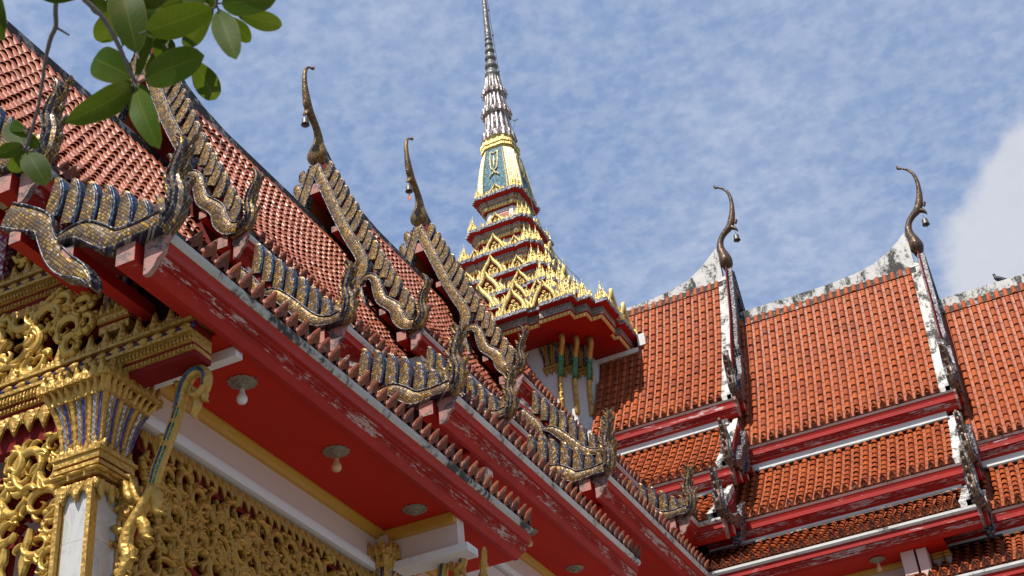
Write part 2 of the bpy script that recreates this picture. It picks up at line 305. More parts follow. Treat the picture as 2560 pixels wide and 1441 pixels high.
BOXF = [(0, 1, 3, 2), (4, 6, 7, 5), (0, 4, 5, 1), (2, 3, 7, 6), (0, 2, 6, 4), (1, 5, 7, 3)]
def box(mb, F, a0, a1, b0, b1, c0, c1, mi=0, tint=0.5):
    vs = [F(a, b, c) for a in (a0, a1) for b in (b0, b1) for c in (c0, c1)]
    mb.add(vs, BOXF, mi, tint)
def spl(pts, n=4):
    """catmull-rom through tuples of any length"""
    P = [np.array(p, float) for p in pts]; P = [2 * P[0] - P[1]] + P + [2 * P[-1] - P[-2]]; out = []
    for i in range(1, len(P) - 2):
        for j in range(n):
            t = j / n; a, b, c, d = P[i - 1:i + 3]
            out.append(0.5 * ((2 * b) + (c - a) * t + (2 * a - 5 * b + 4 * c - d) * t * t + (-a + 3 * b - 3 * c + d) * t ** 3))
    out.append(P[-2]); return [tuple(map(float, x)) for x in out]
def ribbon(mb, F, pts, t=0.03, r=0.02, c0=0.0, mi=0, n=3, tint=0.5, smooth=True, edge=None):
    """pts = (a, b, halfwidth) in a plane; F(a,b,c); t half thickness at the edge, r ridge height in the middle"""
    if smooth: pts = spl(pts, n)
    m = len(pts); rings = []
    for i, (a, b, w) in enumerate(pts):
        p0 = pts[max(i - 1, 0)]; p1 = pts[min(i + 1, m - 1)]; dx, dy = p1[0] - p0[0], p1[1] - p0[1]; L = math.hypot(dx, dy) or 1
        nx, ny = -dy / L, dx / L; w = max(w, 0.002); q = min(1, w / 0.012)
        tt, rr = t * (0.35 + 0.65 * q), r * q
        cs = [(-w, -tt), (-w, tt), (-w * .45, tt + rr * .8), (0, tt + rr), (w * .45, tt + rr * .8), (w, tt), (w, -tt), (0, -tt - rr)]
        rings.append([F(a + nx * s, b + ny * s, c0 + h) for s, h in cs])
    vs = [v for rg in rings for v in rg]; k = 8; fs = []
    for i in range(m - 1):
        for j in range(k): fs.append((i * k + j, i * k + (j + 1) % k, (i + 1) * k + (j + 1) % k, (i + 1) * k + j))
    fs.append(tuple(range(k))[::-1]); fs.append(tuple((m - 1) * k + j for j in range(k)))
    mb.add(vs, fs, mi, tint)
    if edge:  # raised piping along the ribbon's +normal edge
        emi, ew = edge
        for sg in (1, -1):
            e = []
            for i, (a, b, w) in enumerate(pts):
                p0 = pts[max(i - 1, 0)]; p1 = pts[min(i + 1, m - 1)]; dx, dy = p1[0] - p0[0], p1[1] - p0[1]; L = math.hypot(dx, dy) or 1
                e.append((a - dy / L * w * sg, b + dx / L * w * sg, min(ew, w * 0.5)))
            ribbon(mb, F, e, t + 0.015, 0.012, c0, emi if sg > 0 else 3, 1, tint, False)
def tube(mb, pts, n=8, mi=0, tint=0.5, squash=None):
    """pts = (x,y,z,r) world"""
    m = len(pts); vs = []
    P = [Vector(p[:3]) for p in pts]; up = Vector((0.3, 0.2, 1)).normalized()
    for i, p in enumerate(pts):
        d = (P[min(i + 1, m - 1)] - P[max(i - 1, 0)]).normalized(); a = d.cross(up)
        if a.length < 1e-3: a = d.cross(Vector((1, 0, 0)))
        a.normalize(); b = d.cross(a)
        for j in range(n):
            th = 2 * math.pi * j / n; vs.append(P[i] + (a * math.cos(th) + b * math.sin(th)) * p[3])
    fs = [(i * n + j, i * n + (j + 1) % n, (i + 1) * n + (j + 1) % n, (i + 1) * n + j) for i in range(m - 1) for j in range(n)]
    fs += [tuple(range(n))[::-1], tuple((m - 1) * n + j for j in range(n))]
    mb.add(vs, fs, mi, tint)
def lathe(mb, c, prof, n=16, mi=0, tint=0.5, flute=0.0):
    vs = []
    for r, z in prof:
        for j in range(n):
            th = 2 * math.pi * j / n; rr = r * (1 + flute * (1 if j % 2 else -1)); vs.append((c[0] + rr * math.cos(th), c[1] + rr * math.sin(th), c[2] + z))
    m = len(prof)
    fs = [(i * n + j, i * n + (j + 1) % n, (i + 1) * n + (j + 1) % n, (i + 1) * n + j) for i in range(m - 1) for j in range(n)]
    fs += [tuple(range(n))[::-1], tuple((m - 1) * n + j for j in range(n))]
    mb.add(vs, fs, mi, tint)
def sweep_u(mb, W, prof, u0, u1, mi=0, tint=0.5, closed=True, caps=True):
    """extrude a (v,z) profile along u; u0/u1 number or function of v (mitre)"""
    f0 = u0 if callable(u0) else (lambda v: u0); f1 = u1 if callable(u1) else (lambda v: u1)
    n = len(prof); vs = [W(f0(v), v, z) for v, z in prof] + [W(f1(v), v, z) for v, z in prof]
    fs = [(i, (i + 1) % n, n + (i + 1) % n, n + i) for i in range(n if closed else n - 1)]
    if caps and closed: fs += [tuple(range(n))[::-1], tuple(range(n, 2 * n))]
    mb.add(vs, fs, mi, tint)
def WS(u, v, z): return (v, -u, z + Z0)
def WE(u, v, z): return (u, -v, z + Z0)

# ------------------------------------------------------------------ roof geometry (metres, z relative to the tower datum)
SEC = {'S': {1: dict(u=6.585), 2: dict(u=11.75), 3: dict(u=18.034), 4: dict(u=25.258)}, 'E': {1: dict(u=6.565), 2: dict(u=11.77), 3: dict(u=18.034)}}
GEO = {1: dict(R=7.628, U=(2.50, 2.436), M=(4.357, -0.24), L=(6.00, -2.188)),
       2: dict(R=6.152, U=(2.462, 1.002), M=(4.218, -1.622), L=(6.034, -3.375)),
       3: dict(R=4.675, U=(2.469, -0.467), M=(4.293, -2.905), L=(6.057, -4.722)),
       4: dict(R=2.626, U=(2.5335, -2.315), M=(4.89, -5.028), L=(6.592, -6.575))}
H = 0.407
def slope(k, lev, drop=0.0):
    g = GEO[k]; vU, zU = g['U']; vM, zM = g['M']; vL, zL = g['L']
    if lev == 'U':
        R = g['R'] - 0.17 - drop; a, b = (0.10, R), (vU - 0.02, zU + 0.05); sag = 0.20
    elif lev == 'M': a, b = (vU - 0.16, zU - 0.66), (vM - 0.02, zM + 0.05); sag = 0.05
    else: a, b = (vM - 0.2, zM - 0.55), (vL - 0.02, zL + 0.05); sag = 0.03
    out = []
    for i in range(9):
        t = i / 8; s = -sag * math.sin(math.pi * t) * (0.8 if lev == 'U' else 1)
        out.append((a[0] + (b[0] - a[0]) * t + s * 0.5, a[1] + (b[1] - a[1]) * t + s))
    return out
PITCH = 0.215
def arc_len(P): return [0] + list(np.cumsum([math.hypot(P[i + 1][0] - P[i][0], P[i + 1][1] - P[i][1]) for i in range(len(P) - 1)]))
def along(P, A, s):
    if s < 0: i = 0
    else:
        i = 0
        while i < len(A) - 2 and A[i + 1] < s: i += 1
    t = (s - A[i]) / (A[i + 1] - A[i]); d = (P[i + 1][0] - P[i][0], P[i + 1][1] - P[i][1]); L = math.hypot(*d); d = (d[0] / L, d[1] / L)
    return (P[i][0] + (P[i + 1][0] - P[i][0]) * t, P[i][1] + (P[i + 1][1] - P[i][1]) * t), d
XP = [(0.0, 0.0), (0.035, -0.004), (0.078, 0.0)] + [(0.078 + 0.0685 * (1 - math.cos(a)), 0.064 * math.sin(a)) for a in [math.pi * j / 6 for j in range(1, 7)]]
def tiles(mb, W, P, u0, u1, diag=False, mirror=False, cut=None):
    A = arc_len(P); L = A[-1]; n = max(3, round(L / 0.31)); dl = L / n; sg = -1 if mirror else 1
    m = int(round((u1 - u0) / PITCH)); base = u1 - m * PITCH
    for j in range(n):
        (v0, z0), d = along(P, A, j * dl - 0.045); (v1, z1), d1 = along(P, A, (j + 1) * dl)
        nx, nz_ = -d[1], d[0]
        if nz_ < 0: nx, nz_ = -nx, -nz_
        for i in range(m):
            ua = base + i * PITCH
            if diag and ua < min(v0, v1) - 0.1: continue
            if cut and cut(ua, v1, z1): continue
            jt = RNG.uniform(-0.012, 0.012); lift = 0.048 + RNG.uniform(-0.010, 0.012); tt = min(1, max(0, RNG.gauss(0.5, 0.27)))
            vs = []
            for row in (0, 1):
                vv, zc = (v0, z0) if row == 0 else (v1 + d1[0] * jt, z1 + d1[1] * jt)
                for q, (x, h) in enumerate(XP):
                    hh = h + (0.004 if row == 0 else (lift if q > 2 else 0.014)) + (0.004 if (q > 2 and row == 0) else 0)
                    vs.append(W(ua + x, sg * (vv + nx * hh), zc + nz_ * hh))
            k = len(XP)
            mb.add(vs, [(q, q + 1, k + q + 1, k + q) for q in (0, 1)], 0, tt, 1.0)
            mb.add(vs, [(q, q + 1, k + q + 1, k + q) for q in range(2, k - 1)], 0, tt, 0.0)
ANTE = [(-0.07, 0.0), (-0.085, 0.07), (-0.072, 0.13), (-0.04, 0.18), (0, 0.235), (0.04, 0.18), (0.072, 0.13), (0.085, 0.07), (0.07, 0.0)]
def antefix(mb, W, u, v, z, s=1.0, mi=0, mirror=False):
    sg = -1 if mirror else 1; tt = RNG.random(); s *= RNG.uniform(0.94, 1.06); lean = RNG.uniform(0.1, 0.3)
    def F(a, b, c): return W(u + a * s, sg * (v + c + b * lean * s * 0.6 + b * b * 1.2 * s), z + b * s)
    n = len(ANTE); out = [F(a, b, 0.0) for a, b in ANTE]; back = [F(a, b, -0.03) for a, b in ANTE]
    rim = [F(a * 0.72, 0.025 + b * 0.78, 0.022) for a, b in ANTE]; inn = [F(a * 0.42, 0.035 + b * 0.5, 0.004) for a, b in ANTE]; c = [F(0, 0.06, 0.03)]
    vs = out + back + rim + inn + c; fs = []
    for i in range(n - 1):
        fs += [(i, i + 1, n + i + 1, n + i), (i, i + 1, 2 * n + i + 1, 2 * n + i), (2 * n + i, 2 * n + i + 1, 3 * n + i + 1, 3 * n + i), (3 * n + i, 3 * n + i + 1, 4 * n)]
    fs.append(tuple(n + i for i in range(n))); fs.append((0, n, 2 * n - 1, n - 1))
    mb.add(vs, fs, mi, tt)
FPROF = [(-0.005, -0.105), (-0.03, -0.13), (-0.03, -0.225), (-0.075, -0.232), (-0.06, -0.262), (-0.105, -0.27), (-0.09, -0.297), (-0.135, -0.305), (-0.12, -0.33), (-0.165, -0.338), (-0.235, -0.407), (-0.30, -0.407), (-0.30, -0.105)]
WPROF = [(0.03, -0.005), (0.035, -0.06), (0.0, -0.104), (-0.44, -0.104), (-0.44, -0.005)]
# bargeboard templates: (v, z) relative to ridge datum R (upper) or to the eave corner (lower)
UB_MAIN = [(0.0, 0.16, .12), (0.36, -0.86, .125), (0.70, -1.84, .12), (0.95, -2.42, .125), (1.15, -2.87, .125), (1.18, -3.15, .14), (1.11, -3.42, .12), (1.07, -3.7, .08), (1.14, -4.0, .06), (1.23, -4.27, .01)]
UB_SWAN = [(1.14, -3.62, .03), (1.20, -3.52, .06), (1.36, -3.50, .075), (1.49, -3.64, .095), (1.55, -3.93, .115), (1.63, -4.2, .12), (1.80, -4.37, .125), (1.95, -4.55, .14), (2.02, -4.8, .15), (2.16, -5.0, .13), (2.34, -5.06, .11)]
UB_HH = [(2.18, -5.12, .11), (2.43, -5.03, .13), (2.56, -4.82, .11), (2.52, -4.58, .095), (2.57, -4.36, .08), (2.66, -4.2, .06), (2.69, -4.05, .045), (2.65, -3.92, .03), (2.56, -3.83, .008)]
UB_TIPS = [(0.38, 0.16), (0.54, -0.18), (0.66, -0.46), (0.77, -0.72), (0.9, -1.04), (1.02, -1.29), (1.12, -1.58), (1.25, -1.92), (1.33, -2.22), (1.46, -2.54), (1.59, -2.85), (1.71, -3.12), (1.84, -3.39), (1.98, -3.69), (2.13, -4.04), (2.26, -4.32)]
UB_LINE = [(0.06, 0.2), (0.83, -1.85), (1.26, -2.72), (1.62, -3.5), (1.86, -4.15), (2.2, -4.75)]
UB_STUB = [(0.0, -0.50, .14), (0.5, -1.86, .075), (1.17, -3.62, .07), (1.62, -4.47, .075), (2.04, -5.22, .11)]
LB_1 = [(-2.0, 0.93, .17), (-1.7, .76, .16), (-1.5, .62, .13), (-1.42, .40, .11), (-1.3, .17, .13), (-1.15, -.02, .13), (-1.0, -.13, .10), (-.88, -.25, .06), (-.8, -.41, .012)]
LB_2 = [(-1.24, .30, .04), (-1.08, .32, .08), (-.92, .29, .12), (-.75, .17, .14), (-.58, .05, .13), (-.37, .04, .10), (-.2, .05, .09), (0.0, .06, .11)]
LB_HH = [(-.05, .0, .11), (.08, .14, .13), (.12, .38, .11), (.07, .58, .09), (.12, .78, .065), (.17, .93, .045), (.15, 1.05, .025), (.08, 1.12, .006)]
LB_FIN = [((-1.47, .74), (-1.42, 1.20)), ((-1.24, .56), (-1.20, 1.10)), ((-1.01, .42), (-.98, .97)), ((-.78, .32), (-.76, .84)), ((-.55, .18), (-.53, .66)), ((-.34, .11), (-.31, .47))]
MB_1 = [(-1.98, 1.62, .16), (-1.75, 1.36, .16), (-1.55, 1.08, .13), (-1.48, .78, .10), (-1.36, .52, .085), (-1.22, .30, .012)]
MB_2 = [(-1.45, 1.0, .04), (-1.25, .95, .09), (-1.08, .80, .12), (-.88, .58, .13), (-.66, .32, .13), (-.44, .13, .11), (-.2, .05, .09), (0.0, .06, .11)]
MB_FIN = [((a, b - .58), (a + .03, b)) for a, b in ((-1.62, 2.10), (-1.42, 1.86), (-1.21, 1.62), (-1.0, 1.38), (-.78, 1.11), (-.57, .85), (-.35, .58))]
LB_STUB = [(-1.84, .60, .075), (-1.13, .12, .075), (-.41, -.16, .11)]
CHOFA = [(.13, 3.32, .02, .02), (.22, 3.28, .025, .03), (.34, 3.19, .035, .04), (.45, 3.0, .045, .05), (.49, 2.75, .055, .06), (.48, 2.5, .065, .07), (.44, 2.25, .085, .09), (.37, 2.0, .11, .10), (.27, 1.8, .115, .10), (.1, 1.66, .09, .09), (-.03, 1.5, .085, .09), (-.10, 1.3, .10, .11), (-.10, 1.1, .125, .14), (-.06, .9, .16, .20), (-.03, .7, .19, .26), (-.04, .54, .16, .21), (-.10, .38, .03, .04)]
RIDGE_UP = [(-3.8, .30), (-2.63, .30), (-1.83, .37), (-1.22, .50), (-.8, .72), (-.5, .95), (-.24, 1.20), (-.2, .95)]

def make_chofa(W, u, R, parent, mat):
    mb = MB(); z0 = R - 0.152; n = 12; vs = []
    pts = spl(CHOFA, 3); m = len(pts)
    for i, (a, b, hw, hv) in enumerate(pts):
        p0, p1 = pts[max(i - 1, 0)], pts[min(i + 1, m - 1)]; d = (p1[0] - p0[0], p1[1] - p0[1]); L = math.hypot(*d); nx, ny = -d[1] / L, d[0] / L
        for j in range(n):
            th = 2 * math.pi * j / n; c, s = math.cos(th), math.sin(th)
            vs.append(W(u + a + nx * hw * c, hv * s, z0 + b + ny * hw * c))
    fs = [(i * n + j, i * n + (j + 1) % n, (i + 1) * n + (j + 1) % n, (i + 1) * n + j) for i in range(m - 1) for j in range(n)] + [tuple(range(n)), tuple((m - 1) * n + j for j in range(n))]
    mb.add(vs, fs)
    F = lambda a, b, c: W(u + a, c, z0 + b)
    ribbon(mb, F, [(.22, 1.84, .07), (.34, 1.77, .065), (.43, 1.70, .045), (.48, 1.62, .02), (.475, 1.57, .005)], 0.04, 0.03)
    ribbon(mb, F, [(.19, 3.31, .02), (.13, 3.33, .035), (.09, 3.37, .035), (.10, 3.42, .02)], 0.025, 0.01)
    ribbon(mb, F, [(.50, 1.98, .05), (.48, 1.88, .03), (.46, 1.86, .01)], 0.03, 0.02)
    return mb.build('chofa', mat, parent, smooth=True)
def flame_side(mb, F, p, ang, L, w, mi=0):
    a, b = p; ca, sa = math.cos(ang), math.sin(ang)
    ribbon(mb, F, [(a, b, w * .6), (a + ca * L * .4 - sa * L * .08, b + sa * L * .4 + ca * L * .08, w), (a + ca * L * .75, b + sa * L * .75, w * .6), (a + ca * L - sa * L * .18, b + sa * L + ca * L * .18, 0.003)], 0.018, 0.02, 0, mi, 3)
def bargeboard(W, u, ref, kind, parent, label, mats, mirror=False, fins=True, scale=1.0):
    """lamyong with its naga body, hang hong and fins; lies in the gable plane"""
    rv, rz = ref; sg = -1 if mirror else 1
    F = lambda a, b, c: W(u + c, sg * (rv + a * scale), rz + b * scale)
    body, fin, dark, blue = mats
    mb = MB()
    if kind == 'U':
        ribbon(mb, F, UB_MAIN, .075, .012, 0.02, 0, 3, edge=(1, .015)); ribbon(mb, F, UB_SWAN, .075, .025, 0.05, 0, 3, edge=(1, .015)); hh = [(a, b, w * .86) for a, b, w in UB_HH]
    else:
        B1, B2, FN = (MB_1, MB_2, MB_FIN) if kind == 'M' else (LB_1, LB_2, LB_FIN)
        B1 = [(a, b, w * .86) for a, b, w in B1]; B2 = [(a, b, w * .84) for a, b, w in B2]
        ribbon(mb, F, B1, .07, .018, 0.02, 0, 3, edge=(1, .013)); ribbon(mb, F, B2, .07, .02, 0.06, 0, 3, edge=(1, .013)); hh = [(a, b, w * .84) for a, b, w in LB_HH]
        box(mb, F, -.60, -.555, -.08, .17, .085, .135, 2)
    bo = mb.build('bargeboard', [body, dark, blue, M['mosaic_dark']], parent, smooth=False, label=label)
    h = MB(); ribbon(h, F, hh, .055, .03, 0.02, 0, 3)
    for i in (1, 2, 3, 4, 5):
        a, b, w = hh[i]; flame_side(h, F, (a - w * .7, b), math.radians(122), .22, .036); flame_side(h, F, (a + w * .7, b), math.radians(56), .20, .036)
        flame_side(h, F, (a - w * .5, b - .10), math.radians(130), .17, .03)
    a, b, w = hh[1]; flame_side(h, F, (a - w * 1.3, b + .02), math.radians(100), .34, .07); flame_side(h, F, (a - w * 2.3, b - .02), math.radians(110), .22, .055)
    for q in (-.035, .035):
        ribbon(h, F, [(x + q, y, w * .16) for x, y, w in hh], .085, .035, 0.02, 1, 2)
    h.build('naga_finial', [body, dark], parent, smooth=False)
    rows = []
    if kind == 'U':
        A = arc_len(UB_LINE)
        for tx, tz in UB_TIPS:
            zb = tz - 0.46; s = 0
            while s < A[-1] and along(UB_LINE, A, s)[0][1] > zb: s += 0.02
            bx = along(UB_LINE, A, s)[0][0] - 0.02; rows.append(((bx, zb), (tx, tz)))
        back = [(x + .10, z - .02, .10) for x, z in UB_LINE]
    else:
        rows = FN; back = [(a[0] + .02, a[1] + .10, .14) for a, b in FN]
    bk = MB(); ribbon(bk, F, back, .015, .0, -0.02, 0, 2); bk.build('backing_board', 'darkred', parent)
    if fins:
        for (bx, bz), (tx, tz) in rows:
            f = MB(); dx, dz = tx - bx, tz - bz
            hk = .05 if kind == 'U' else .04
            wf = 0.118 if kind == 'U' else .10
            pts = [(bx, bz, wf * .9), (bx + dx * .35 + hk * .6, bz + dz * .35 - hk * .3, wf), (bx + dx * .72 + hk * .7, bz + dz * .72 - hk * .3, wf * .85), (bx + dx * .95 + hk * .1, bz + dz * .95, wf * .5), (tx - .045, tz + .035, .006)]
            ribbon(f, F, pts, .035, .012, 0.0, 0, 2)
            e = [(a + .80 * w, b - .42 * w, .015) for a, b, w in spl(pts[:4], 2)]
            ribbon(f, F, e, .052, .012, 0.0, 1, 1, smooth=False)
            if kind != 'U': ribbon(f, F, [(a + .022, b, .011) for a, b, w in e], .045, .012, 0.0, 2, 1, smooth=False)
            f.build('fin', [fin, dark, blue], bo, smooth=False)
    # beam ends poking out under the board
    for (a, b, s) in (UB_STUB if kind == 'U' else LB_STUB):
        if mirror and a == 0: continue
        st = MB(); vs = []
        box(st, lambda x, y, c: W(x, sg * (rv + a + y), rz + b + c), u - 1.2, u + .10, -s, s, -s * 1.1, s * .9, 0)
        st.mi[1] = 1; st.build('beam_end', [M['red'], M['stub_end']], parent)
    return bo

def section(wing, k, parent, names):
    W = WS if wing == 'S' else WE; g = GEO[k]; u1 = SEC[wing][k]['u']; far = wing == 'E'
    up = SEC[wing][k - 1]['u'] if k > 1 else 0
    red = M['red_s'] if wing == 'S' else M['red_e']; tile = M['tile_s'] if wing == 'S' else M['tile']
    mats = (M['mosaic'], M['mosaic'], M['mosaic_dark'], M['mosaic_blue']) if wing == 'S' else (M['brown_gold'], M['brown_gold'], M['mosaic_dark'], M['mosaic_dark'])
    matsU = (M['mosaic_fine'], M['mosaic_fine'], M['mosaic_dark'], M['mosaic_blue']) if wing == 'S' else mats
    nm = names
    for lev in 'UML':
        P = slope(k, lev, 0.12 if wing == 'S' else 0.0); v, z = g[lev]
        if lev == 'U': u0 = 2.55 if k == 1 else up - 0.95
        elif lev == 'M': u0 = v - 2.2 if k == 1 else up - 0.95
        else: u0 = {1: v - 2.2, 2: v - 2.2}.get(k, up - (1.05 if wing == 'S' else 1.9))
        diag = (k == 1 and lev != 'U') or (k == 2 and lev == 'L')
        uend = u1 - 0.34
        cut = None
        if k == 1 and lev == 'U': cut = lambda ua, vv, zv: 5.75 < zv < 6.15 and ua < 3.75
        mb = MB(); tiles(mb, W, P, u0, uend, diag, False, cut)
        rt = mb.build('tiled_roof', tile, parent, pan=True, label=f"{nm[0]} tile slope, {dict(U='upper', M='middle', L='lowest')[lev]} tier of the {nm[k]} roof section")
        # bed under the tiles and the far slope
        ub = MB()
        if diag:
            sweep_u(ub, W, [(a, b - .03) for a, b in P] + [(a, b - .13) for a, b in P[::-1]], (lambda vv: vv), u1 - .05)
        else: sweep_u(ub, W, [(a, b - .03) for a, b in P] + [(a, b - .13) for a, b in P[::-1]], u0, u1 - .05)
        if not diag:
            mu0 = u0 if k > 1 else 2.55
            fb = MB(); sweep_u(fb, W, [(-a, b - .0) for a, b in P] + [(-a, b - .13) for a, b in P[::-1]], mu0, u1 - .05); fb.build('far_slope', 'tile_far', parent)
        ub.build('roof_deck', M['darkred'] if wing == 'S' else M['darkred'], parent)
        # eave tiles
        et = MB(); m = int(round((uend - u0) / PITCH)); base = uend - m * PITCH; s = 1.0 if not far else 0.95
        for i in range(m):
            uc = base + i * PITCH + 0.1465
            if diag and uc < v + 0.02: continue
            if k == 1 and lev == 'U' and uc < 2.6: continue
            antefix(et, W, uc, v + .01, z + .0, s)
            # short tile lip behind it
        et.build('eave_tile_row', 'ante', rt)
        # fascia with ledge, end board
        fa = MB(); f0 = (lambda vv: vv) if diag else u0
        if k == 1 and lev == 'U': f0 = 2.55
        lz = .055 if (wing == 'E' and lev != 'L') else 0.0
        sweep_u(fa, W, [(v + a, z + b + (lz if b > -.12 else 0)) for a, b in FPROF], f0, u1 - .04)
        for q in (3, 4, 5, 6, 7, 8): fa.mi[q] = 1
        for q in (9, 10, 11): fa.mi[q] = 2
        fo = fa.build('fascia', [red, M['worn_s'] if wing == 'S' else M['worn_e'], M['red']], parent)
        wd = MB(); sweep_u(wd, W, [(v + a, z + (b if b > -.01 else b + lz)) for a, b in WPROF], f0, u1 - .04); wd.build('ledge', M['ledge_dirty'] if (wing == 'S' and k == 4) else M['ledge'], fo)
        en = MB(); pr = [(.03, .03), (.03, -.07), (-.01, -.10), (-.03, -.24), (-.10, -.29), (-.13, -.37), (-.2, -.43), (-.25, -.43), (-.25, .03)]
        sweep_u(en, W, [(v + a, z + b) for a, b in pr], u1 - .04, u1 + .02); en.build('end_board', 'endcap', fo)
        # white riser wall under the fascia
        if lev != 'L':
            nv, nz2 = slope(k, 'M' if lev == 'U' else 'L')[0]
            wb = MB(); sweep_u(wb, W, [(v - .215, z - .38), (v - .215, nz2 + .12), (v - .19, nz2 + .12), (v - .19, nz2 + .02), (v - .5, nz2 + .02), (v - .5, z - .38)], (lambda vv: max(vv, 0)) if diag else (f0 if not callable(f0) else u0), u1 - .35)
            wb.build('white_band', 'white', parent)
            db = MB(); sweep_u(db, W, [(v - .188, nz2 + .10), (v - .10, nz2 + .05), (v - .02, nz2 - .02), (v - .2, nz2 - .04)], (lambda vv: max(vv, 0)) if diag else (f0 if not callable(f0) else u0), u1 - .30)
            db.build('flashing', 'cap_dark', parent)
        # plaster kerb along the gable edge
        kb = MB()
        for a, b, w in (((u1 - .36, u1 - .09, .10), (u1 - .20, u1 - .07, .17)) if wing == 'E' else ((u1 - .30, u1 - .07, .06),)):
            sweep_u(kb, W, [(x, y + w) for x, y in P] + [(x, y - .04) for x, y in P[::-1]], a, b)
        kb.build('kerb', 'cap' if wing == 'E' else 'cap_dark', parent)
        # white riser kerb ends
        if lev == 'U':
            bargeboard(W, u1, (0, g['R']), 'U', parent, f"{nm[1]} upper bargeboard with a row of fins, {nm[k]} gable", matsU, fins=(wing == 'S'))
            bargeboard(W, u1, (0, g['R']), 'U', parent, f"far-side half of the upper bargeboard, {nm[k]} gable", matsU, mirror=True, fins=(wing == 'S' and k < 3))
        else:
            bargeboard(W, u1, (v, z), lev, parent, f"{nm[1]} bargeboard shaped as a naga, {dict(M='middle', L='lowest')[lev]} tier of the {nm[k]} gable", mats, fins=(wing == 'S'))
    # finial, ridge and gable wall
    make_chofa(W, u1, g['R'], parent, M['mosaic_fine'] if wing == 'S' else M['brown_gold'])
    R = g['R'] - 0.152; start = (0.8 if k == 1 else up - 0.95); rc = MB()
    tb = .14 if wing == 'S' else (.15 if k == 1 else .30); pts = [(start, tb)] + [(u1 + a, max(tb, b - (.30 - tb) * max(0, 1 - (b - .3) * 1.6))) for a, b in RIDGE_UP if u1 + a > start + .2]
    n = len(pts); vs = []
    for a, b in pts:
        for dv in (-.11, .11): vs += [W(a, dv * (1 if b < .6 else max(.5, 1.4 - b * .7)), R + b), W(a, dv, R - (.06 if wing == 'E' else .18))]
    fs = []
    for i in range(n - 1):
        o = i * 4; p = o + 4; fs += [(o, o + 2, p + 2, p), (o, p, p + 1, o + 1), (o + 2, o + 3, p + 3, p + 2), (o + 1, p + 1, p + 3, o + 3)]
    fs += [(0, 1, 3, 2), ((n - 1) * 4, (n - 1) * 4 + 2, (n - 1) * 4 + 3, (n - 1) * 4 + 1)]
    rc.add(vs, fs); ro = rc.build('ridge_cap', 'cap' if wing == 'E' else 'cap_s', parent, label='mould-stained plaster ridge sweeping up to the chofa')
    rs = 0 if wing == 'E' else .12; rl = MB(); sweep_u(rl, W, [(-.17, R - .07 - rs), (-.17, R - .01 - rs), (-.12, R + .01 - rs), (.12, R + .01 - rs), (.17, R - .01 - rs), (.17, R - .07 - rs), (.22, R - .22 - rs), (-.22, R - .22 - rs)], start, u1 - .1); rl.build('ridge_base', 'cap_dark', ro)
    gw = MB(); vU, zU = g['U']; vM, zM = g['M']; vL, zL = g['L']
    q = [(0, g['R'] - .35), (vU - .5, zU + .3), (vU - .3, zM - .1), (vM - .5, zM + .2), (vM - .4, zL - .05), (vL - .9, zL - .05)]
    if k < 4: q += [(vL - .9, zL - 1.2)]
    q = q + [(-a, b) for a, b in q[::-1][:-1]]
    gi = 1.0 if k < 4 else 1.35
    gw.add([W(u1 - gi, a, b) for a, b in q] + [W(u1 - gi - .25, a, b) for a, b in q], [tuple(range(len(q))), tuple(range(len(q), 2 * len(q)))]); gw.build('gable_wall', 'darkred', parent)

# ------------------------------------------------------------------ ground
gm = MB(); gm.add([(-900, -900, 0), (900, -900, 0), (900, 900, 0), (-900, 900, 0)], [(0, 1, 2, 3)])
gr = gm.build('ground', 'grass'); gr['kind'] = 'structure'
pm = MB(); pm.add([(-60, -75, .004), (70, -75, .004), (70, 60, .004), (-60, 60, .004)], [(0, 1, 2, 3)])
pv = pm.build('paving', 'ground'); pv['kind'] = 'structure'
# ------------------------------------------------------------------ the two wings
wing_s = thing('temple_wing', 'long left temple wing with gold mirror bargeboards, sheen-tinted brown tiles and a gilded porch', 'temple building', (0, -14, 0))
wing_e = thing('temple_wing', 'right temple wing with bright orange tiled roofs and mouldy white ridges', 'temple building', (10, 0, 0))
nmS = {0: 'sheen-tinted brown', 1: 'gold mirror', 2: 'second', 3: 'third', 4: 'outermost'}
nmE = {0: 'bright orange', 1: 'weathered brown', 2: 'second', 3: 'outermost'}
def patched(wing, k, parent, b):
    word = {1: 'innermost', 2: 'second', 3: 'third', 4: 'outermost'}[k]
    class L:
        calls = 0
        def __getitem__(s, i):
            if i == 0: return b[0]
            if i == 1 and k != 1: return b[1]
            return word
    section(wing, k, parent, L())
for k in (1, 2, 3, 4): patched('S', k, wing_s, nmS)
for k in (1, 2, 3): patched('E', k, wing_e, nmE)

def Bx(mb, x0, x1, y0, y1, z0, z1, mi=0): box(mb, lambda a, b, c: (a, b, c + Z0), x0, x1, y0, y1, z0, z1, mi)
def simple(name, mat, parent, *boxes, label=None):
    mb = MB()
    for b in boxes: Bx(mb, *b)
    return mb.build(name, mat, parent, label=label)
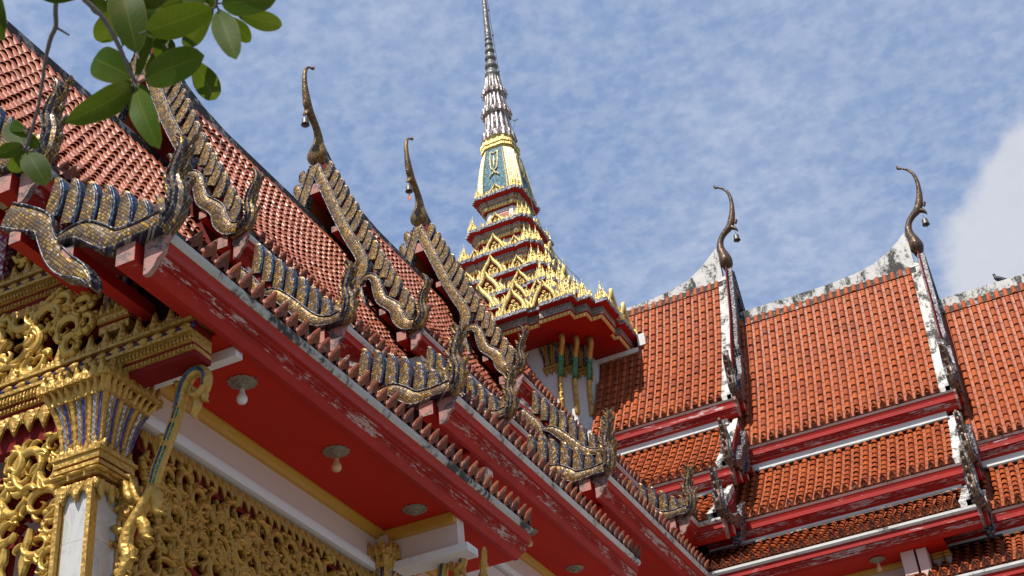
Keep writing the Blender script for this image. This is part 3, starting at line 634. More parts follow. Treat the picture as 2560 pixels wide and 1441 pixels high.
# soffits, beams and walls under the lowest eaves
def under(wing, k, u0, u1, vin, zs, vout, parent):
    W = WS if wing == 'S' else WE
    mb = MB(); box(mb, W, u0, u1, vin, vout, zs, zs + .05); mb.build('soffit', 'soffit', parent)
    mb = MB(); sweep_u(mb, W, [(vin - .02, zs - .003), (vin + .12, zs - .003), (vin + .12, zs - .035), (vin + .07, zs - .05), (vin + .05, zs - .10), (vin - .02, zs - .10)], u0, u1); mb.build('ochre_moulding', 'ochre', parent)
    mb = MB(); box(mb, W, u0, u1, vin - .3, vin, zs - .10 - .33, zs + .02); mb.build('wall_beam', 'cream', parent)
    mb = MB(); sweep_u(mb, W, [(vin - .3, zs - .43), (vin + .03, zs - .43), (vin + .03, zs - .47), (vin + .06, zs - .49), (vin + .06, zs - .58), (vin - .3, zs - .58)], u0, u1); mb.build('white_moulding', 'white', parent)
under('S', 4, 16.9, 23.95, 5.15, -6.93, 6.295, wing_s)
under('S', 3, 11.2, 16.9, 4.75, -5.09, 5.78, wing_s)
under('S', 2, 6.2, 11.2, 4.75, -3.75, 5.76, wing_s)
under('E', 2, 6.2, 10.9, 4.95, -3.78, 5.83, wing_e)
under('E', 3, 10.5, 18, 4.95, -5.13, 5.86, wing_e)
# upright walls
simple('wall', 'cream', wing_s, (3.0, 3.2, -23.6, 0, -16.47, -7.0), (-5.2, -5.0, -23.8, -2, -16.47, -5.2), (2.9, 4.75, -17.05, -16.8, -16.47, -5.16), (4.55, 4.75, -16.8, -4.8, -16.47, -5.72), (3.2, 4.55, -17.4, -17.05, -16.47, -7.4), (3.0, 5.0, -23.5, -17.5, -6.9, -6.8))
simple('wall', 'cream', wing_e, (4.8, 30, -4.95 + .01, -4.75, -16.47, -4.4), (10.3, 10.5, -5.56, -4.95, -5.3, -3.8), (18, 18.2, -5, 5, -16.47, -4.9))
# cross beams under the porch soffit
simple('cross_beam', 'white', wing_s, (5.155, 6.285, -23.68, -23.56, -7.05, -6.935), label='white cross beam at the front edge of the porch soffit')
mb = MB()
cbF = lambda y, s: None
for (x0, x1, y0, y1, z0, z1, mi) in ((5.15, 6.285, -18.72, -18.52, -7.38, -6.935, 0), (5.20, 6.45, -18.80, -18.50, -7.50, -7.39, 1), (5.26, 6.285, -18.83, -18.72, -7.06, -6.935, 2), (5.155, 5.32, -18.84, -18.50, -7.36, -7.0, 0)):
    Bx(mb, x0, x1, y0, y1, z0, z1, mi)
mb.build('cross_beam', [M['cream'], M['white'], M['ochre']], wing_s, label='cream cross beam with ochre moulding over the second column')
simple('cross_beam', 'white', wing_s, (4.76, 5.75, -16.40, -16.22, -5.22, -5.095), label='short white beam under the third roof section')
simple('cross_beam', 'cream', wing_e, (9.98, 10.25, -5.56, -4.96, -4.3, -3.79))
# ---------------------------------------------------------------- carved scrolls
def vine(mb, F, cx, cy, r, a0, sg, turns=1.1, w0=.045, red=True, lv=6):
    """one carved kanok: a tapering curl with flame leaves breaking out of it"""
    turns = min(turns, 1.15) * RNG.uniform(.85, 1.1); sx = RNG.uniform(.75, 1.15); rot = RNG.uniform(0, 3.14)
    def T(x, y):
        x, y = x * sx, y / sx ** .5; return cx + x * math.cos(rot) - y * math.sin(rot), cy + x * math.sin(rot) + y * math.cos(rot)
    N = 18; pts = []; raw = []
    for i in range(N + 1):
        t = i / N; rr = r * (1 - t) ** .7 + .015; th = a0 + sg * t * turns * 2 * math.pi; x, y = rr * math.cos(th), rr * math.sin(th); raw.append((x, y, th))
        X, Y = T(x, y); pts.append((X, Y, w0 * (.35 + 1.0 * math.sin(math.pi * min(1, t * 1.15 + .08)) ** .8) * (1 - .35 * t)))
    cz = RNG.uniform(0, .03)
    if red: ribbon(mb, F, [(a, b, w * 1.2) for a, b, w in pts], .04, 0, -.055, 1, 1, smooth=False)
    ribbon(mb, F, pts, .015, .03, .03 + cz, 0, 1, smooth=False)
    for q in range(lv + 3):
        t = (q + RNG.uniform(.1, .5)) / (lv + 3) * .85; i = int(t * N); x, y, th = raw[i]
        L = r * RNG.uniform(.55, .95) * (1 - .4 * t); d = th + sg * RNG.uniform(.1, .9); cd, sd = math.cos(d), math.sin(d); tn = (-math.sin(th) * sg, math.cos(th) * sg); h = RNG.uniform(.7, 1.2)
        lf = [(x, y, w0 * .5), (x + cd * L * .3 + tn[0] * L * .08, y + sd * L * .3 + tn[1] * L * .08, w0 * .95 * h), (x + cd * L * .5 + tn[0] * L * .35, y + sd * L * .5 + tn[1] * L * .35, w0 * .8 * h), (x + cd * L * .42 + tn[0] * L * .72, y + sd * L * .42 + tn[1] * L * .72, w0 * .4), (x + cd * L * .2 + tn[0] * L * .95, y + sd * L * .2 + tn[1] * L * .95, .003)]
        lf = [(*T(a, b), w) for a, b, w in lf]; c = .02 + RNG.uniform(-.01, .06)
        ribbon(mb, F, lf, .012, .024, c, 0, 2)
        if red and q % 2: ribbon(mb, F, [(a, b, w * 1.1) for a, b, w in lf], .035, 0, -.055, 1, 1)
def leafrow(mb, F, a0, a1, step, b, h, w, c=0.0, mi=0, down=False, t=.015, r=.02, tri=True):
    n = max(1, int(round((a1 - a0) / step))); s = -1 if down else 1
    for i in range(n):
        a = a0 + (i + .5) * (a1 - a0) / n; jj = RNG.uniform(.93, 1.07)
        ribbon(mb, F, [(a, b, w * .7), (a, b + s * h * .3 * jj, w), (a, b + s * h * .62 * jj, w * .62), (a + .01, b + s * h * jj, .004)], t, r, c, mi, 2)
        if tri:
            for q in (-1, 1): ribbon(mb, F, [(a + q * w * 1.0, b, w * .35), (a + q * w * 1.35, b + s * h * .3, w * .3), (a + q * w * 1.1, b + s * h * .5, .003)], t, r * .6, c, mi, 1)
# front gable of the porch, facing -y at y = -24.2
FY = lambda y: (lambda a, b, c: (a, y - c, b + Z0))
def cornice(y, x0, x1, zt, parent, label, crest=True):
    F = FY(y); mb = MB()
    def bar(b0, b1, c, mi): box(mb, F, x0, x1, b0, b1, -.25, c, mi)
    bar(zt - .035, zt, .10, 0); bar(zt - .145, zt - .036, .055, 1); bar(zt - .185, zt - .146, .11, 0); bar(zt - .285, zt - .186, .075, 0); bar(zt - .31, zt - .286, .05, 1); bar(zt - .36, zt - .311, .045, 0); bar(zt - .42, zt - .361, .02, 1)
    n = int((x1 - x0) / .17)
    for i in range(n):   # rosettes along the red inlay band
        a = x0 + (i + .5) * (x1 - x0) / n
        ribbon(mb, F, [(a - .06, zt - .09, .012), (a - .03, zt - .09, .036), (a, zt - .09, .045), (a + .03, zt - .09, .036), (a + .06, zt - .09, .012)], .012, .018, .065, 0, 2)
        ribbon(mb, F, [(a + .068, zt - .09 - .03, .008), (a + .085, zt - .09, .02), (a + .1, zt - .06, .006)], .01, .01, .062, 2, 1)
    leafrow(mb, F, x0, x1, .045, zt - .275, .075, .017, .088, 0, False, .008, .014, False)
    leafrow(mb, F, x0, x1, .05, zt - .355, .04, .016, .055, 0, False, .006, .01, False)
    if crest: leafrow(mb, F, x0, x1, .20, zt, .25, .062, .03, 0)
    return mb.build('cornice', [M['gold_carved'], M['darkred'], M['indigo']], parent, label=label)
cornice(-24.2, 1.5, 6.18, -6.86, wing_s, 'broad gilded cornice with a crest of leaves over the front column')
cornice(-24.2, 1.2, 5.55, -5.50, wing_s, 'upper gilded cornice half hidden by the naga bargeboard')
F0 = FY(-24.16)
fr = MB(); leafrow(fr, F0, 1.5, 4.62, .20, -7.28, .24, .072, .06, 0, True); leafrow(fr, F0, 1.5, 4.62, .14, -7.52, .12, .05, -.12, 0, True)
box(fr, F0, 1.5, 4.65, -7.62, -7.28, -.16, -.02, 1); fr.build('leaf_fringe', [M['gold_carved'], M['darkred']], wing_s)
fr = MB(); leafrow(fr, F0, 1.5, 5.0, .19, -5.92, .22, .068, .05, 0, True); fr.build('leaf_fringe', [M['gold_carved'], M['darkred']], wing_s)
gb = MB(); pn = MB(); box(pn, F0, .3, 6.0, -6.90, -5.9, -.20, -.13, 0); pn.add([F0(a, b, -.13) for a, b in ((0, -5.7), (5.2, -5.7), (4.85, -5.15), (3.5, -4.1), (2.5, -3.3), (0, -2.6))], [(0, 1, 2, 3, 4, 5)], 1)
for (z0, z1, cc, mi) in ((-4.80, -4.74, .05, 0), (-4.74, -4.60, .10, 0), (-4.60, -4.56, .04, 1), (-4.56, -4.44, .13, 0), (-4.44, -4.38, .06, 1), (-4.38, -4.2, .10, 0)): box(gb, F0, .5, 3.62, z0, z1, -.12, cc, mi)
leafrow(gb, F0, .5, 3.62, .17, -4.20, .22, .055, .03, 0)
gb.build('pediment_moulding', [M['gold_carved'], M['darkred']], wing_s); pn.build('pediment_shade_panel', [M['void'], M['void']], wing_s)  # backing sheet painted dark to stand for shaded gaps behind the carving
F1 = FY(-24.2)
for (cx, cy, r, a0, sg) in ((4.28, -6.20, .21, 2.4, -1), (3.86, -6.48, .24, .3, 1), (4.52, -6.42, .17, 3.3, 1), (3.42, -6.25, .24, 1.0, -1), (3.95, -6.1, .14, 1.0, 1), (4.1, -6.72, .15, 0, -1), (4.7, -6.15, .12, 2.5, 1), (4.45, -6.05, .13, 1.5, -1), (4.62, -6.66, .12, 1, 1), (4.08, -6.38, .14, 4, 1), (3.68, -6.12, .15, 2, -1), (3.62, -6.66, .16, 5, 1), (3.3, -6.55, .18, 1, 1), (4.78, -6.45, .10, 1, -1)):
    g = MB(); vine(g, F1, cx, cy, r, a0, sg, 1.45, .042, True, 6); g.build('carved_scroll', [M['gold_smooth'], M['darkred']], wing_s, smooth=False)
# small pilasters in the pediment
def pilaster(x0, x1, z0, z1, y, n=5):
    F = FY(y); g = MB(); mats_ = [M['gold_carved'], M['silver_inlay'], M['indigo'], M['darkred']]
    box(g, F, x0, x1, z0, z1, -.12, 0, 0)
    for i in range(n):
        a = x0 + (i + .5) * (x1 - x0) / n; hw = (x1 - x0) / n * .40
        ribbon(g, F, [(a, z0, hw), (a, (z0 + z1) / 2, hw), (a + .03, z1 - .06, hw * 1.1), (a + .05, z1, hw * .4)], .02, .02, .02 + .01 * (i % 2), (0, 1, 0, 2, 0, 2)[i % 6], 2)
    leafrow(g, F, x0 - .03, x1 + .03, .1, z0 - .02, .15, .04, .05, 0)
    box(g, F, x0 - .04, x1 + .04, z0 - .10, z0 - .02, -.1, .06, 0); box(g, F, x0 - .03, x1 + .03, z0 - .13, z0 - .10, -.1, .03, 3)
    box(g, F, x0 - .03, x1 + .03, z0 - .22, z0 - .13, -.1, .03, 0)
    return g.build('small_pilaster', mats_, wing_s)
pilaster(4.98, 5.30, -6.42, -5.95, -24.2, 6); pilaster(3.02, 3.35, -6.6, -5.95, -24.25, 5)
pilaster(4.62, 4.80, -5.25, -4.8, -24.2, 3)
# maroon and silver diamond cloth-like inlay post at the left edge
g = MB(); box(g, F1, 3.42, 3.58, -5.42, -4.80, .0, .12, 0); g.build('inlaid_post', m_mosaic('maroon_silver_diamonds', .075, [(.5, (.5, .48, .47)), (.5, (.18, .03, .08))], grout=(.2, .02, .06), wear=.1, metal=.3, gap=.2), wing_s)
leafs = MB(); leafrow(leafs, F1, 3.9, 4.9, .16, -5.5, .30, .06, .02, 0); leafs.build('leaf_crest', [M['gold_carved']], wing_s)
for (cx, cy, r, a0, sg) in ((4.40, -5.15, .16, 1.0, 1), (4.15, -4.95, .15, 3.0, -1), (3.85, -4.8, .16, 2.0, 1), (3.8, -5.15, .12, 0.5, -1)):
    g = MB(); vine(g, F1, cx, cy, r, a0, sg, 1.3, .035); g.build('carved_scroll', [M['gold_smooth'], M['darkred']], wing_s)
# front lattice between the columns, left of the first column
for (cx, cy, r, a0, sg, w) in ((4.18, -7.92, .22, 2.6, -1, .042), (4.42, -8.02, .14, .2, 1, .035), (3.95, -7.82, .15, 1.2, 1, .035), (4.45, -7.74, .13, 1.6, 1, .032), (4.02, -8.22, .19, .6, 1, .04), (4.34, -8.36, .21, 2.0, 1, .042), (3.98, -8.56, .14, 3.4, -1, .036), (4.52, -8.62, .16, 1.3, -1, .036), (4.38, -8.82, .15, 1.3, 1, .036), (4.55, -9.0, .12, 2.3, -1, .03), (3.74, -8.02, .18, .4, -1, .036), (3.78, -8.36, .13, .4, 1, .03)):
    g = MB(); vine(g, FY(-24.12), cx, cy, r, a0, sg, 1.5, w, True, 7); g.build('carved_scroll', [M['gold_smooth'], M['darkred']], wing_s)
g = MB(); F2 = FY(-24.12)
for x, z in ((4.25, -8.62), (3.95, -8.75)):   # hanging bud pendants
    ribbon(g, F2, [(x, z, .03), (x - .02, z - .12, .055), (x - .03, z - .2, .03), (x - .04, z - .32, .07), (x - .05, z - .45, .03), (x - .05, z - .5, .005)], .02, .03, .03, 0, 3); ribbon(g, F2, [(x, z, .03), (x - .04, z - .36, .05), (x - .1, z - .55, .03)], .03, 0, -.05, 1, 2)
g.build('bud_pendant', [M['gold_smooth'], M['darkred']], wing_s)
# ---- long carved frieze and lattice on the side, plane x = 5.15
FX = lambda a, b, c: (5.12 + c, a, b + Z0)
g = MB(); box(g, FX, -23.7, -18.75, -7.80, -7.56, -.12, 0.0, 1); box(g, FX, -23.7, -18.75, -7.575, -7.557, -.1, .03, 0); box(g, FX, -23.7, -18.75, -7.82, -7.795, -.1, .035, 1)
leafrow(g, FX, -23.7, -18.75, .155, -7.57, .20, .052, .025, 0, True, .012, .02); g.build('carved_frieze', [M['gold_shaded'], M['darkred']], wing_s)
g = MB()
cells = []
y = -23.55; i = 0
while y < -18.85:
    ph = (y + 23.5) / 4.7; arch = math.sin(math.pi * min(1, max(0, ph)))
    cells.append((y, -7.95, .15)); cells.append((y + .07, -8.15, .14))
    cells.append((y + .14, -8.36, .16)); cells.append((y + .02, -8.5, .13))
    if arch < .80 or i % 3 == 0: cells.append((y + .02, -8.68, .17))
    if arch < .45: cells.append((y + .1, -8.98, .16)); cells.append((y, -9.25, .15))
    y += .29; i += 1
for (a, b, r) in cells:
    g = MB(); vine(g, FX, a + RNG.uniform(-.03, .03), b + RNG.uniform(-.03, .03), r, RNG.uniform(0, 6.28), RNG.choice((-1, 1)), 1.4, .036, True, 7); g.build('carved_scroll', [M['gold_shaded'], M['darkred']], wing_s)
g = MB()
for q in range(5):
    g = MB(); a = -22.95 + q * .95; ribbon(g, FX, [(a, -8.5, .03), (a - .02, -8.7, .06), (a, -8.8, .035), (a - .01, -8.92, .065), (a, -9.06, .005)], .02, .03, .03, 0, 3); ribbon(g, FX, [(a, -8.4, .05), (a, -8.9, .045), (a, -9.0, .02)], .03, 0, -.05, 1, 2)
    g.build('bud_pendant', [M['gold_shaded'], M['darkred']], wing_s)
g = MB()
for q in range(4):
    a = -23.0 + q * 1.15; pts = [(a + .52 + .52 * math.cos(t), -8.55 - .30 * math.sin(t), .035) for t in [math.pi * j / 10 for j in range(11)]]
    ribbon(g, FX, pts, .05, .01, -.02, 0, 1)
g.build('scalloped_rim', 'darkred', wing_s)

# ------------------------------------------------------------------ columns
def column(cx, cy, label, full=True):
    t = thing('column', label, 'column', (cx, cy, 0)); hw = .195
    F = lambda x, y, z: (cx + x, cy + y, z + Z0)
    s = MB(); box(s, F, -hw, hw, -hw, hw, -15.9, -8.40); s.build('shaft', 'marble', t)
    b = MB(); box(b, F, -.32, .32, -.32, .32, -16.47, -16.1); box(b, F, -.26, .26, -.26, .26, -16.1, -15.9); b.build('base', 'marble', t)
    rb = MB()
    for sx, sy in ((1, -1), (1, 1), (-1, -1)):
        for dx, dy in ((.0, .0), (-.062, .012), (.012, -.062)):
            x, y = sx * (hw - .015 + dx), sy * (hw - .015 - dy)
            box(rb, F, x - .026, x + .026, y - .026, y + .026, -15.9, -8.42, 0)
    rb.build('corner_rib', 'gold_carved', t)
    n = MB()
    for z0, z1, h, mi in ((-8.42, -8.36, .225, 0), (-8.36, -8.33, .21, 1), (-8.33, -8.24, .262, 0), (-8.24, -8.20, .285, 0), (-8.20, -8.165, .25, 1), (-8.165, -8.09, .275, 0), (-8.09, -8.05, .295, 0)):
        box(n, F, -h, h, -h, h, z0, z1, mi)
    for ang in range(4):
        ca, sa = math.cos(ang * math.pi / 2), math.sin(ang * math.pi / 2)
        G = lambda a, b, c: F(a * ca - (-hw - .02 - c) * sa, a * sa + (-hw - .02 - c) * ca, b)
        leafrow(n, G, -.24, .24, .16, -8.38, .20, .058, .02, 0, True)
        for q in range(3): ribbon(n, G, [(-.2 + q * .2 - .09, -8.285, .006), (-.2 + q * .2, -8.285, .022), (-.2 + q * .2 + .09, -8.285, .006)], .01, .02, .065, 0, 2)
    n.build('neck_moulding', [M['gold_carved'], M['darkred']], t)
    cp = MB(); zb, zt = -8.08, -7.22
    core = [(.21, zb), (.20, zb + .3), (.22, zb + .55), (.27, zt)]
    vs = []; 
    for h, z in core: vs += [F(-h, -h, z), F(h, -h, z), F(h, h, z), F(-h, h, z)]
    cp.add(vs, [(i * 4 + j, i * 4 + (j + 1) % 4, i * 4 + 4 + (j + 1) % 4, i * 4 + 4 + j) for i in range(3) for j in range(4)] + [(12, 13, 14, 15)], 0)
    for ang in range(4):
        ca, sa = math.cos(ang * math.pi / 2), math.sin(ang * math.pi / 2)
        for q in range(-4, 5):
            x0 = q * .053
            # petals: curve outwards in a vertical plane, fan sideways
            pts = []
            for tt_ in range(9):
                f = tt_ / 8; out = .215 + .02 * math.sin(f * 3) + .22 * f ** 2.8; z = zb + .02 + (zt - zb - .10 + (.06 if q == 0 else 0)) * f - .10 * max(0, f - .85)
                pts.append((x0 * (1 + .85 * f ** 2), out, z))
            vs = []; w = .028
            for i, (x, o, z) in enumerate(pts):
                ww = w * (1 + .75 * i / 8) * (1 if i < 7 else (.75 if i == 7 else .15))
                for dx, dc in ((-ww, -.01), (-ww * .5, .028), (ww * .5, .028), (ww, -.01)):
                    X, Y = x + dx, -(o + dc); vs.append(F(X * ca - Y * sa, X * sa + Y * ca, z))
            for i in range(8):
                for j in range(3):
                    mi = 0 if (i > 5 or j != 1) else (1 if (q % 3 == 0) else (2 if q % 3 == 1 else 0))
                    cp.add(vs[i * 4:i * 4 + 8], [(j, j + 1, j + 5, j + 4)], mi)
        G = lambda a, b, c: F(a * ca - (-.22 - c) * sa, a * sa + (-.22 - c) * ca, b)
        leafrow(cp, G, -.25, .25, .10, -8.06, .13, .036, .03, 0)
        G2 = lambda a, b, c: F(a * ca - (-.43 - c) * sa, a * sa + (-.43 - c) * ca, b)
        leafrow(cp, G2, -.42, .42, .10, -7.36, .20, .05, .0, 0); leafrow(cp, lambda a, b, c: F(a * ca - (-.34 - c) * sa, a * sa + (-.34 - c) * ca, b), -.33, .33, .085, -7.50, .20, .04, .0, 0)
    cp.build('lotus_capital', [M['gold_carved'], M['silver_inlay'], M['indigo']], t)
    # naga-shaped eave bracket leaning out to +x (plane y = const)
    B = lambda a, b, c: (a, cy + .08 + c, b + Z0); x = cx; br = MB()
    stem = [(x + .66, -8.50, .05), (x + .72, -8.28, .062), (x + .82, -8.02, .06), (x + .90, -7.80, .056), (x + .95, -7.62, .05)]
    sp_ = spl(stem, 4)
    ribbon(br, B, stem, .028, .0, 0, 0, 4)
    for off in (-.78, .0, .78):
        rail = [(a + off * w * .97, b - off * w * .25, .009) for a, b, w in sp_]; ribbon(br, B, rail, .042, .006, 0, 0, 1, smooth=False)
    for (f0, f1) in ((0, 7), (8, 11), (12, 16)):
        seg = sp_[f0:f1 + 1]
        ribbon(br, B, [(a - .40 * w, b + .1 * w, .019) for a, b, w in seg], .036, .002, 0, 1, 1, smooth=False)
        ribbon(br, B, [(a + .44 * w, b - .1 * w, .017) for a, b, w in seg], .036, .002, 0, 3, 1, smooth=False)
    curl = [(x + .93, -7.70, .06), (x + .97, -7.50, .065), (x + 1.05, -7.36, .06), (x + 1.17, -7.33, .055), (x + 1.25, -7.42, .052), (x + 1.24, -7.55, .045), (x + 1.15, -7.62, .04), (x + 1.08, -7.56, .028), (x + 1.10, -7.50, .012)]
    ribbon(br, B, curl, .035, .035, 0, 0, 4)
    ribbon(br, B, [(a, b, w * .35) for a, b, w in curl[:6]], .06, .02, 0, 1, 3)
    for (a, b), an, L, w in (((x + 1.14, -7.62), -1.7, .26, .055), ((x + 1.20, -7.58), -1.2, .16, .04), ((x + 1.07, -7.30), 1.5, .11, .04), ((x + .95, -7.45), 2.3, .12, .035), ((x + .80, -8.0), 2.4, .12, .04),
                             ((x + .62, -8.45), -1.2, .42, .07), ((x + .70, -8.46), 1.25, .22, .045), ((x + .50, -8.75), -1.1, .35, .06), ((x + .52, -8.6), 1.9, .40, .05), ((x + .42, -8.55), 2.0, .30, .055), ((x + .36, -9.0), -1.0, .26, .055), ((x + .34, -8.85), 2.6, .16, .05), ((x + .30, -9.25), -1.2, .24, .05)):
        flame_side(br, B, (a, b), an, L, w)
    body = [(x + .68, -8.46, .05), (x + .56, -8.66, .055), (x + .44, -8.82, .055), (x + .38, -9.0, .06), (x + .42, -9.15, .055), (x + .36, -9.32, .045), (x + .28, -9.5, .03)]
    ribbon(br, B, body, .035, .035, 0, 0, 4)
    for (px, pz, rr, sg) in ((x + .36, -9.08, .10, 1), (x + .30, -9.32, .09, -1), (x + .34, -8.42, .09, 1), (x + .30, -8.62, .09, -1), (x + .30, -8.9, .08, 1)): vine(br, B, px, pz, rr, 1, sg, 1.1, .026, False, 4)
    br.build('eave_bracket', [M['gold_carved'], M['mosaic_blue'], M['silver_inlay'], M['green']], t, smooth=True)
    bk = MB(); ribbon(bk, B, [(x + .34, -9.1, .04), (x + .48, -8.72, .06), (x + .60, -8.42, .04)], .015, .0, .04, 0, 3); bk.build('bracket_backing', 'darkred', t)
    return t
column(4.92, -24.085, 'square grey marble column with gold ribs and a flared gold and blue lotus capital', True)
column(5.0, -18.62, 'second column, only its gold lotus capital and curled bracket showing at the bottom edge')
g = MB(); FXX = FY(-18.6); ribbon(g, FXX, [(6.53, -8.0, .05), (6.54, -7.84, .07), (6.55, -7.76, .035), (6.56, -7.68, .055), (6.57, -7.62, .03), (6.58, -7.56, .03), (6.60, -7.44, .005)], .03, .04, 0, 0, 4)
# the flame knob stands on a bracket of the neighbouring bay
g.build('flame_knob', 'gold_shaded', wing_s)

# ------------------------------------------------------------------ ceiling lamps
def lamp(x, y, z, label, bulb='bulb', on=True):
    t = thing('ceiling_lamp', label, 'ceiling lamp', (x, y, z + Z0), 'ceiling lamps under the red eaves')
    r = MB(); n = 24; rings = [(.17, -.002), (.175, -.012), (.13, -.022), (.12, -.045), (.07, -.05), (.06, -.075), (.045, -.08)]
    vs = []
    for i, (rad, dz) in enumerate(rings):
        for j in range(n):
            th = 2 * math.pi * j / n; rr = rad * .86 * (1.0 + (.13 if (j % 2 and i < 2) else 0) + (.06 if (j % 2 and i in (2, 3)) else 0)); vs.append((x + rr * math.cos(th), y + rr * math.sin(th), z + dz + Z0))
    m = len(rings); fs = [(i * n + j, i * n + (j + 1) % n, (i + 1) * n + (j + 1) % n, (i + 1) * n + j) for i in range(m - 1) for j in range(n)] + [tuple((m - 1) * n + j for j in range(n))]
    r.add(vs, fs)
    r.build('rosette', 'pewter', t)
    if on:
        b = MB(); prof = [(.026, -.08), (.028, -.12), (.034, -.15), (.052, -.18), (.06, -.21), (.056, -.24), (.038, -.265), (.012, -.275)]
        lathe(b, (x, y, z + Z0), prof, 16); b.build('light_bulb', bulb, t, smooth=True)
lamp(5.92, -23.03, -6.93, 'ceiling lamp with a white bulb nearest the front column')
lamp(5.92, -21.10, -6.93, 'middle ceiling lamp with a yellowed bulb under the porch eave', 'bulb_y')
lamp(5.92, -19.17, -6.93, 'ceiling rosette without a bulb near the cream cross beam', on=False)
lamp(5.25, -13.85, -5.09, 'small lamp with a yellowed bulb half behind the end of the porch fascia', 'bulb_y')
lamp(5.28, -11.95, -5.09, 'lamp rosette cut by the bottom edge of the photo', on=False)
lamp(9.50, -5.55, -3.80, 'ceiling lamp under the eave of the right wing', 'bulb_y')

# ------------------------------------------------------------------ bells
def bell(x, y, z, label, s=1.0, leaf=False):
    t = thing('bell', label, 'bell', (x, y, z + Z0), 'bells hung from the roof finials')
    b = MB(); lathe(b, (x, y, z + Z0), [(.02 * s, .10 * s), (.05 * s, .09 * s), (.075 * s, .06 * s), (.085 * s, 0), (.09 * s, -.09 * s), (.105 * s, -.12 * s), (.085 * s, -.12 * s), (.07 * s, -.02 * s), (.01, .02)], 18); b.build('bell_cup', 'bronze', t, smooth=True)
    c = MB(); tube(c, [(x, y, z + .1 * s + Z0, .008), (x, y, z + .20 * s + Z0, .008)], 6); c.build('hook', 'cable', t)
    w = MB(); tube(w, [(x, y, z + Z0, .006), (x + .01, y, z - .24 * s + Z0, .006)], 5); w.build('clapper_wire', 'cable', t)
    if leaf:
        l = MB(); ribbon(l, lambda a, b_, c_: (x + a, y + c_, z + b_ + Z0), [(0, -.22, .01), (.0, -.28, .05), (.0, -.35, .045), (0, -.44, .005)], .006, .003, 0, 0, 3); l.build('leaf_clapper', 'copper', t)
bell(12.15, 0, 7.38, 'bronze bell under the beak of the rightmost finial')
bell(6.98, 0, 8.87, 'bronze bell on the smaller finial left of the rightmost one')
bell(0, -12.22, 7.40, 'bronze bell on the tallest, leftmost finial')
bell(0, -7.05, 8.86, 'bronze bell with a copper leaf on the finial nearest the spire', leaf=True)

# ------------------------------------------------------------------ the spire tower
AX = -0.1
tower = thing('spire_tower', 'stepped tower with gold finials, red eaves and a tall grey spire', 'tower', (AX, 0, 0))
Q = [(.47, -1), (.47, -.965), (.57, -.965), (.57, -1.0), (.82, -1), (.82, -.915), (.915, -.915)]
QH = Q + [(-y, -x) for x, y in Q[::-1][1:]]
OUT = []
for kq in range(4):
    c, s_ = [(1, 0), (0, 1), (-1, 0), (0, -1)][kq]
    OUT += [(x * c - y * s_, x * s_ + y * c) for x, y in QH]
def ring(mb, prof, a_in=None):
    """prof: list of (a, z, material of the band up to the next row)"""
    n = len(OUT); vs = []; fs = []
    for a, z, mi in prof: vs += [(AX + x * a, y * a, z + Z0) for x, y in OUT]
    for i in range(len(prof) - 1):
        mb.add(vs[i * n:(i + 2) * n], [(j, (j + 1) % n, n + (j + 1) % n, n + j) for j in range(n)], prof[i][2])
TM = [M['red'], M['gold_tower'], M['tower_grey'], M['checker'], M['white'], M['orange_pane']]
TIERS = [(6.15, 3.90), (7.25, 2.88), (8.12, 2.29), (9.12, 1.80), (10.27, 1.43), (11.53, 1.12), (12.90, .88)]
# shared ornament meshes
def cluster_mesh():
    mb = MB(); F = lambda a, b, c: (a, -c, b)
    lathe(mb, (0, 0, 0), [(.16, 0), (.17, .04), (.13, .08), (.15, .16), (.16, .22), (.12, .30), (.07, .36), (.12, .40), (.10, .46), (.06, .50), (.085, .54), (.06, .62), (.035, .70), (.02, .85), (.004, 1.0)], 8)
    for dx, dy, h in ((-.15, -.03, .62), (.15, -.03, .62), (0, -.15, .70), (-.13, .12, .5), (.13, .12, .5)):
        lathe(mb, (dx, dy, 0), [(.075, 0), (.085, .08), (.085, .17), (.06, .26), (.045, .30), (.05, .36), (.03, .44), (.004, h)], 6)
    for q in (-1, 1): ribbon(mb, F, [(q * .20, .02, .04), (q * .24, .18, .05), (q * .20, .32, .035), (q * .23, .46, .004)], .03, .02, .05, 0, 2)
    me = mb.build('tmp', M['gold_tower']); d = me.data; bpy.data.objects.remove(me); return d
def pediment_mesh():
    mb = MB(); F = lambda a, b, c: (a, -c, b)
    for q in (-1, 1):
        ribbon(mb, F, [(q * .50, .0, .05), (q * .43, .22, .07), (q * .30, .47, .07), (q * .12, .70, .065), (0, 1.0, .012)], .06, .05, .04, 0, 3)
        ribbon(mb, F, [(q * .56, .0, .05), (q * .60, .18, .055), (q * .53, .32, .04), (q * .60, .50, .006)], .05, .03, .05, 0, 3)
        ribbon(mb, F, [(q * .40, .02, .04), (q * .33, .22, .02), (q * .2, .42, .02), (0, .66, .015)], .04, .01, -.02, 1, 2)
        for j in range(4):
            t = j / 4; a, b = q * (.49 - .38 * t), .20 + .56 * t; flame_side(mb, F, (a, b), math.pi / 2 - q * .7, .13, .03)
    mb.add([F(-.44, 0, -.03), F(.44, 0, -.03), F(.2, .5, -.03), F(0, .8, -.03), F(-.2, .5, -.03)], [(0, 1, 2, 3, 4)], 1)
    for (x, z, r) in ((-.2, .12, .09), (0, .13, .1), (.2, .12, .09), (-.1, .3, .08), (.1, .3, .08), (0, .46, .07)):
        ribbon(mb, F, [(x + r * (1 - t / 9) * math.cos(t * .9), z + r * (1 - t / 9) * math.sin(t * .9), .028) for t in range(8)], .02, .03, .03, 0, 1, smooth=False)
    me = mb.build('tmp', [M['gold_tower'], M['darkred']]); d = me.data; bpy.data.objects.remove(me); return d
CL, PD = cluster_mesh(), pediment_mesh()
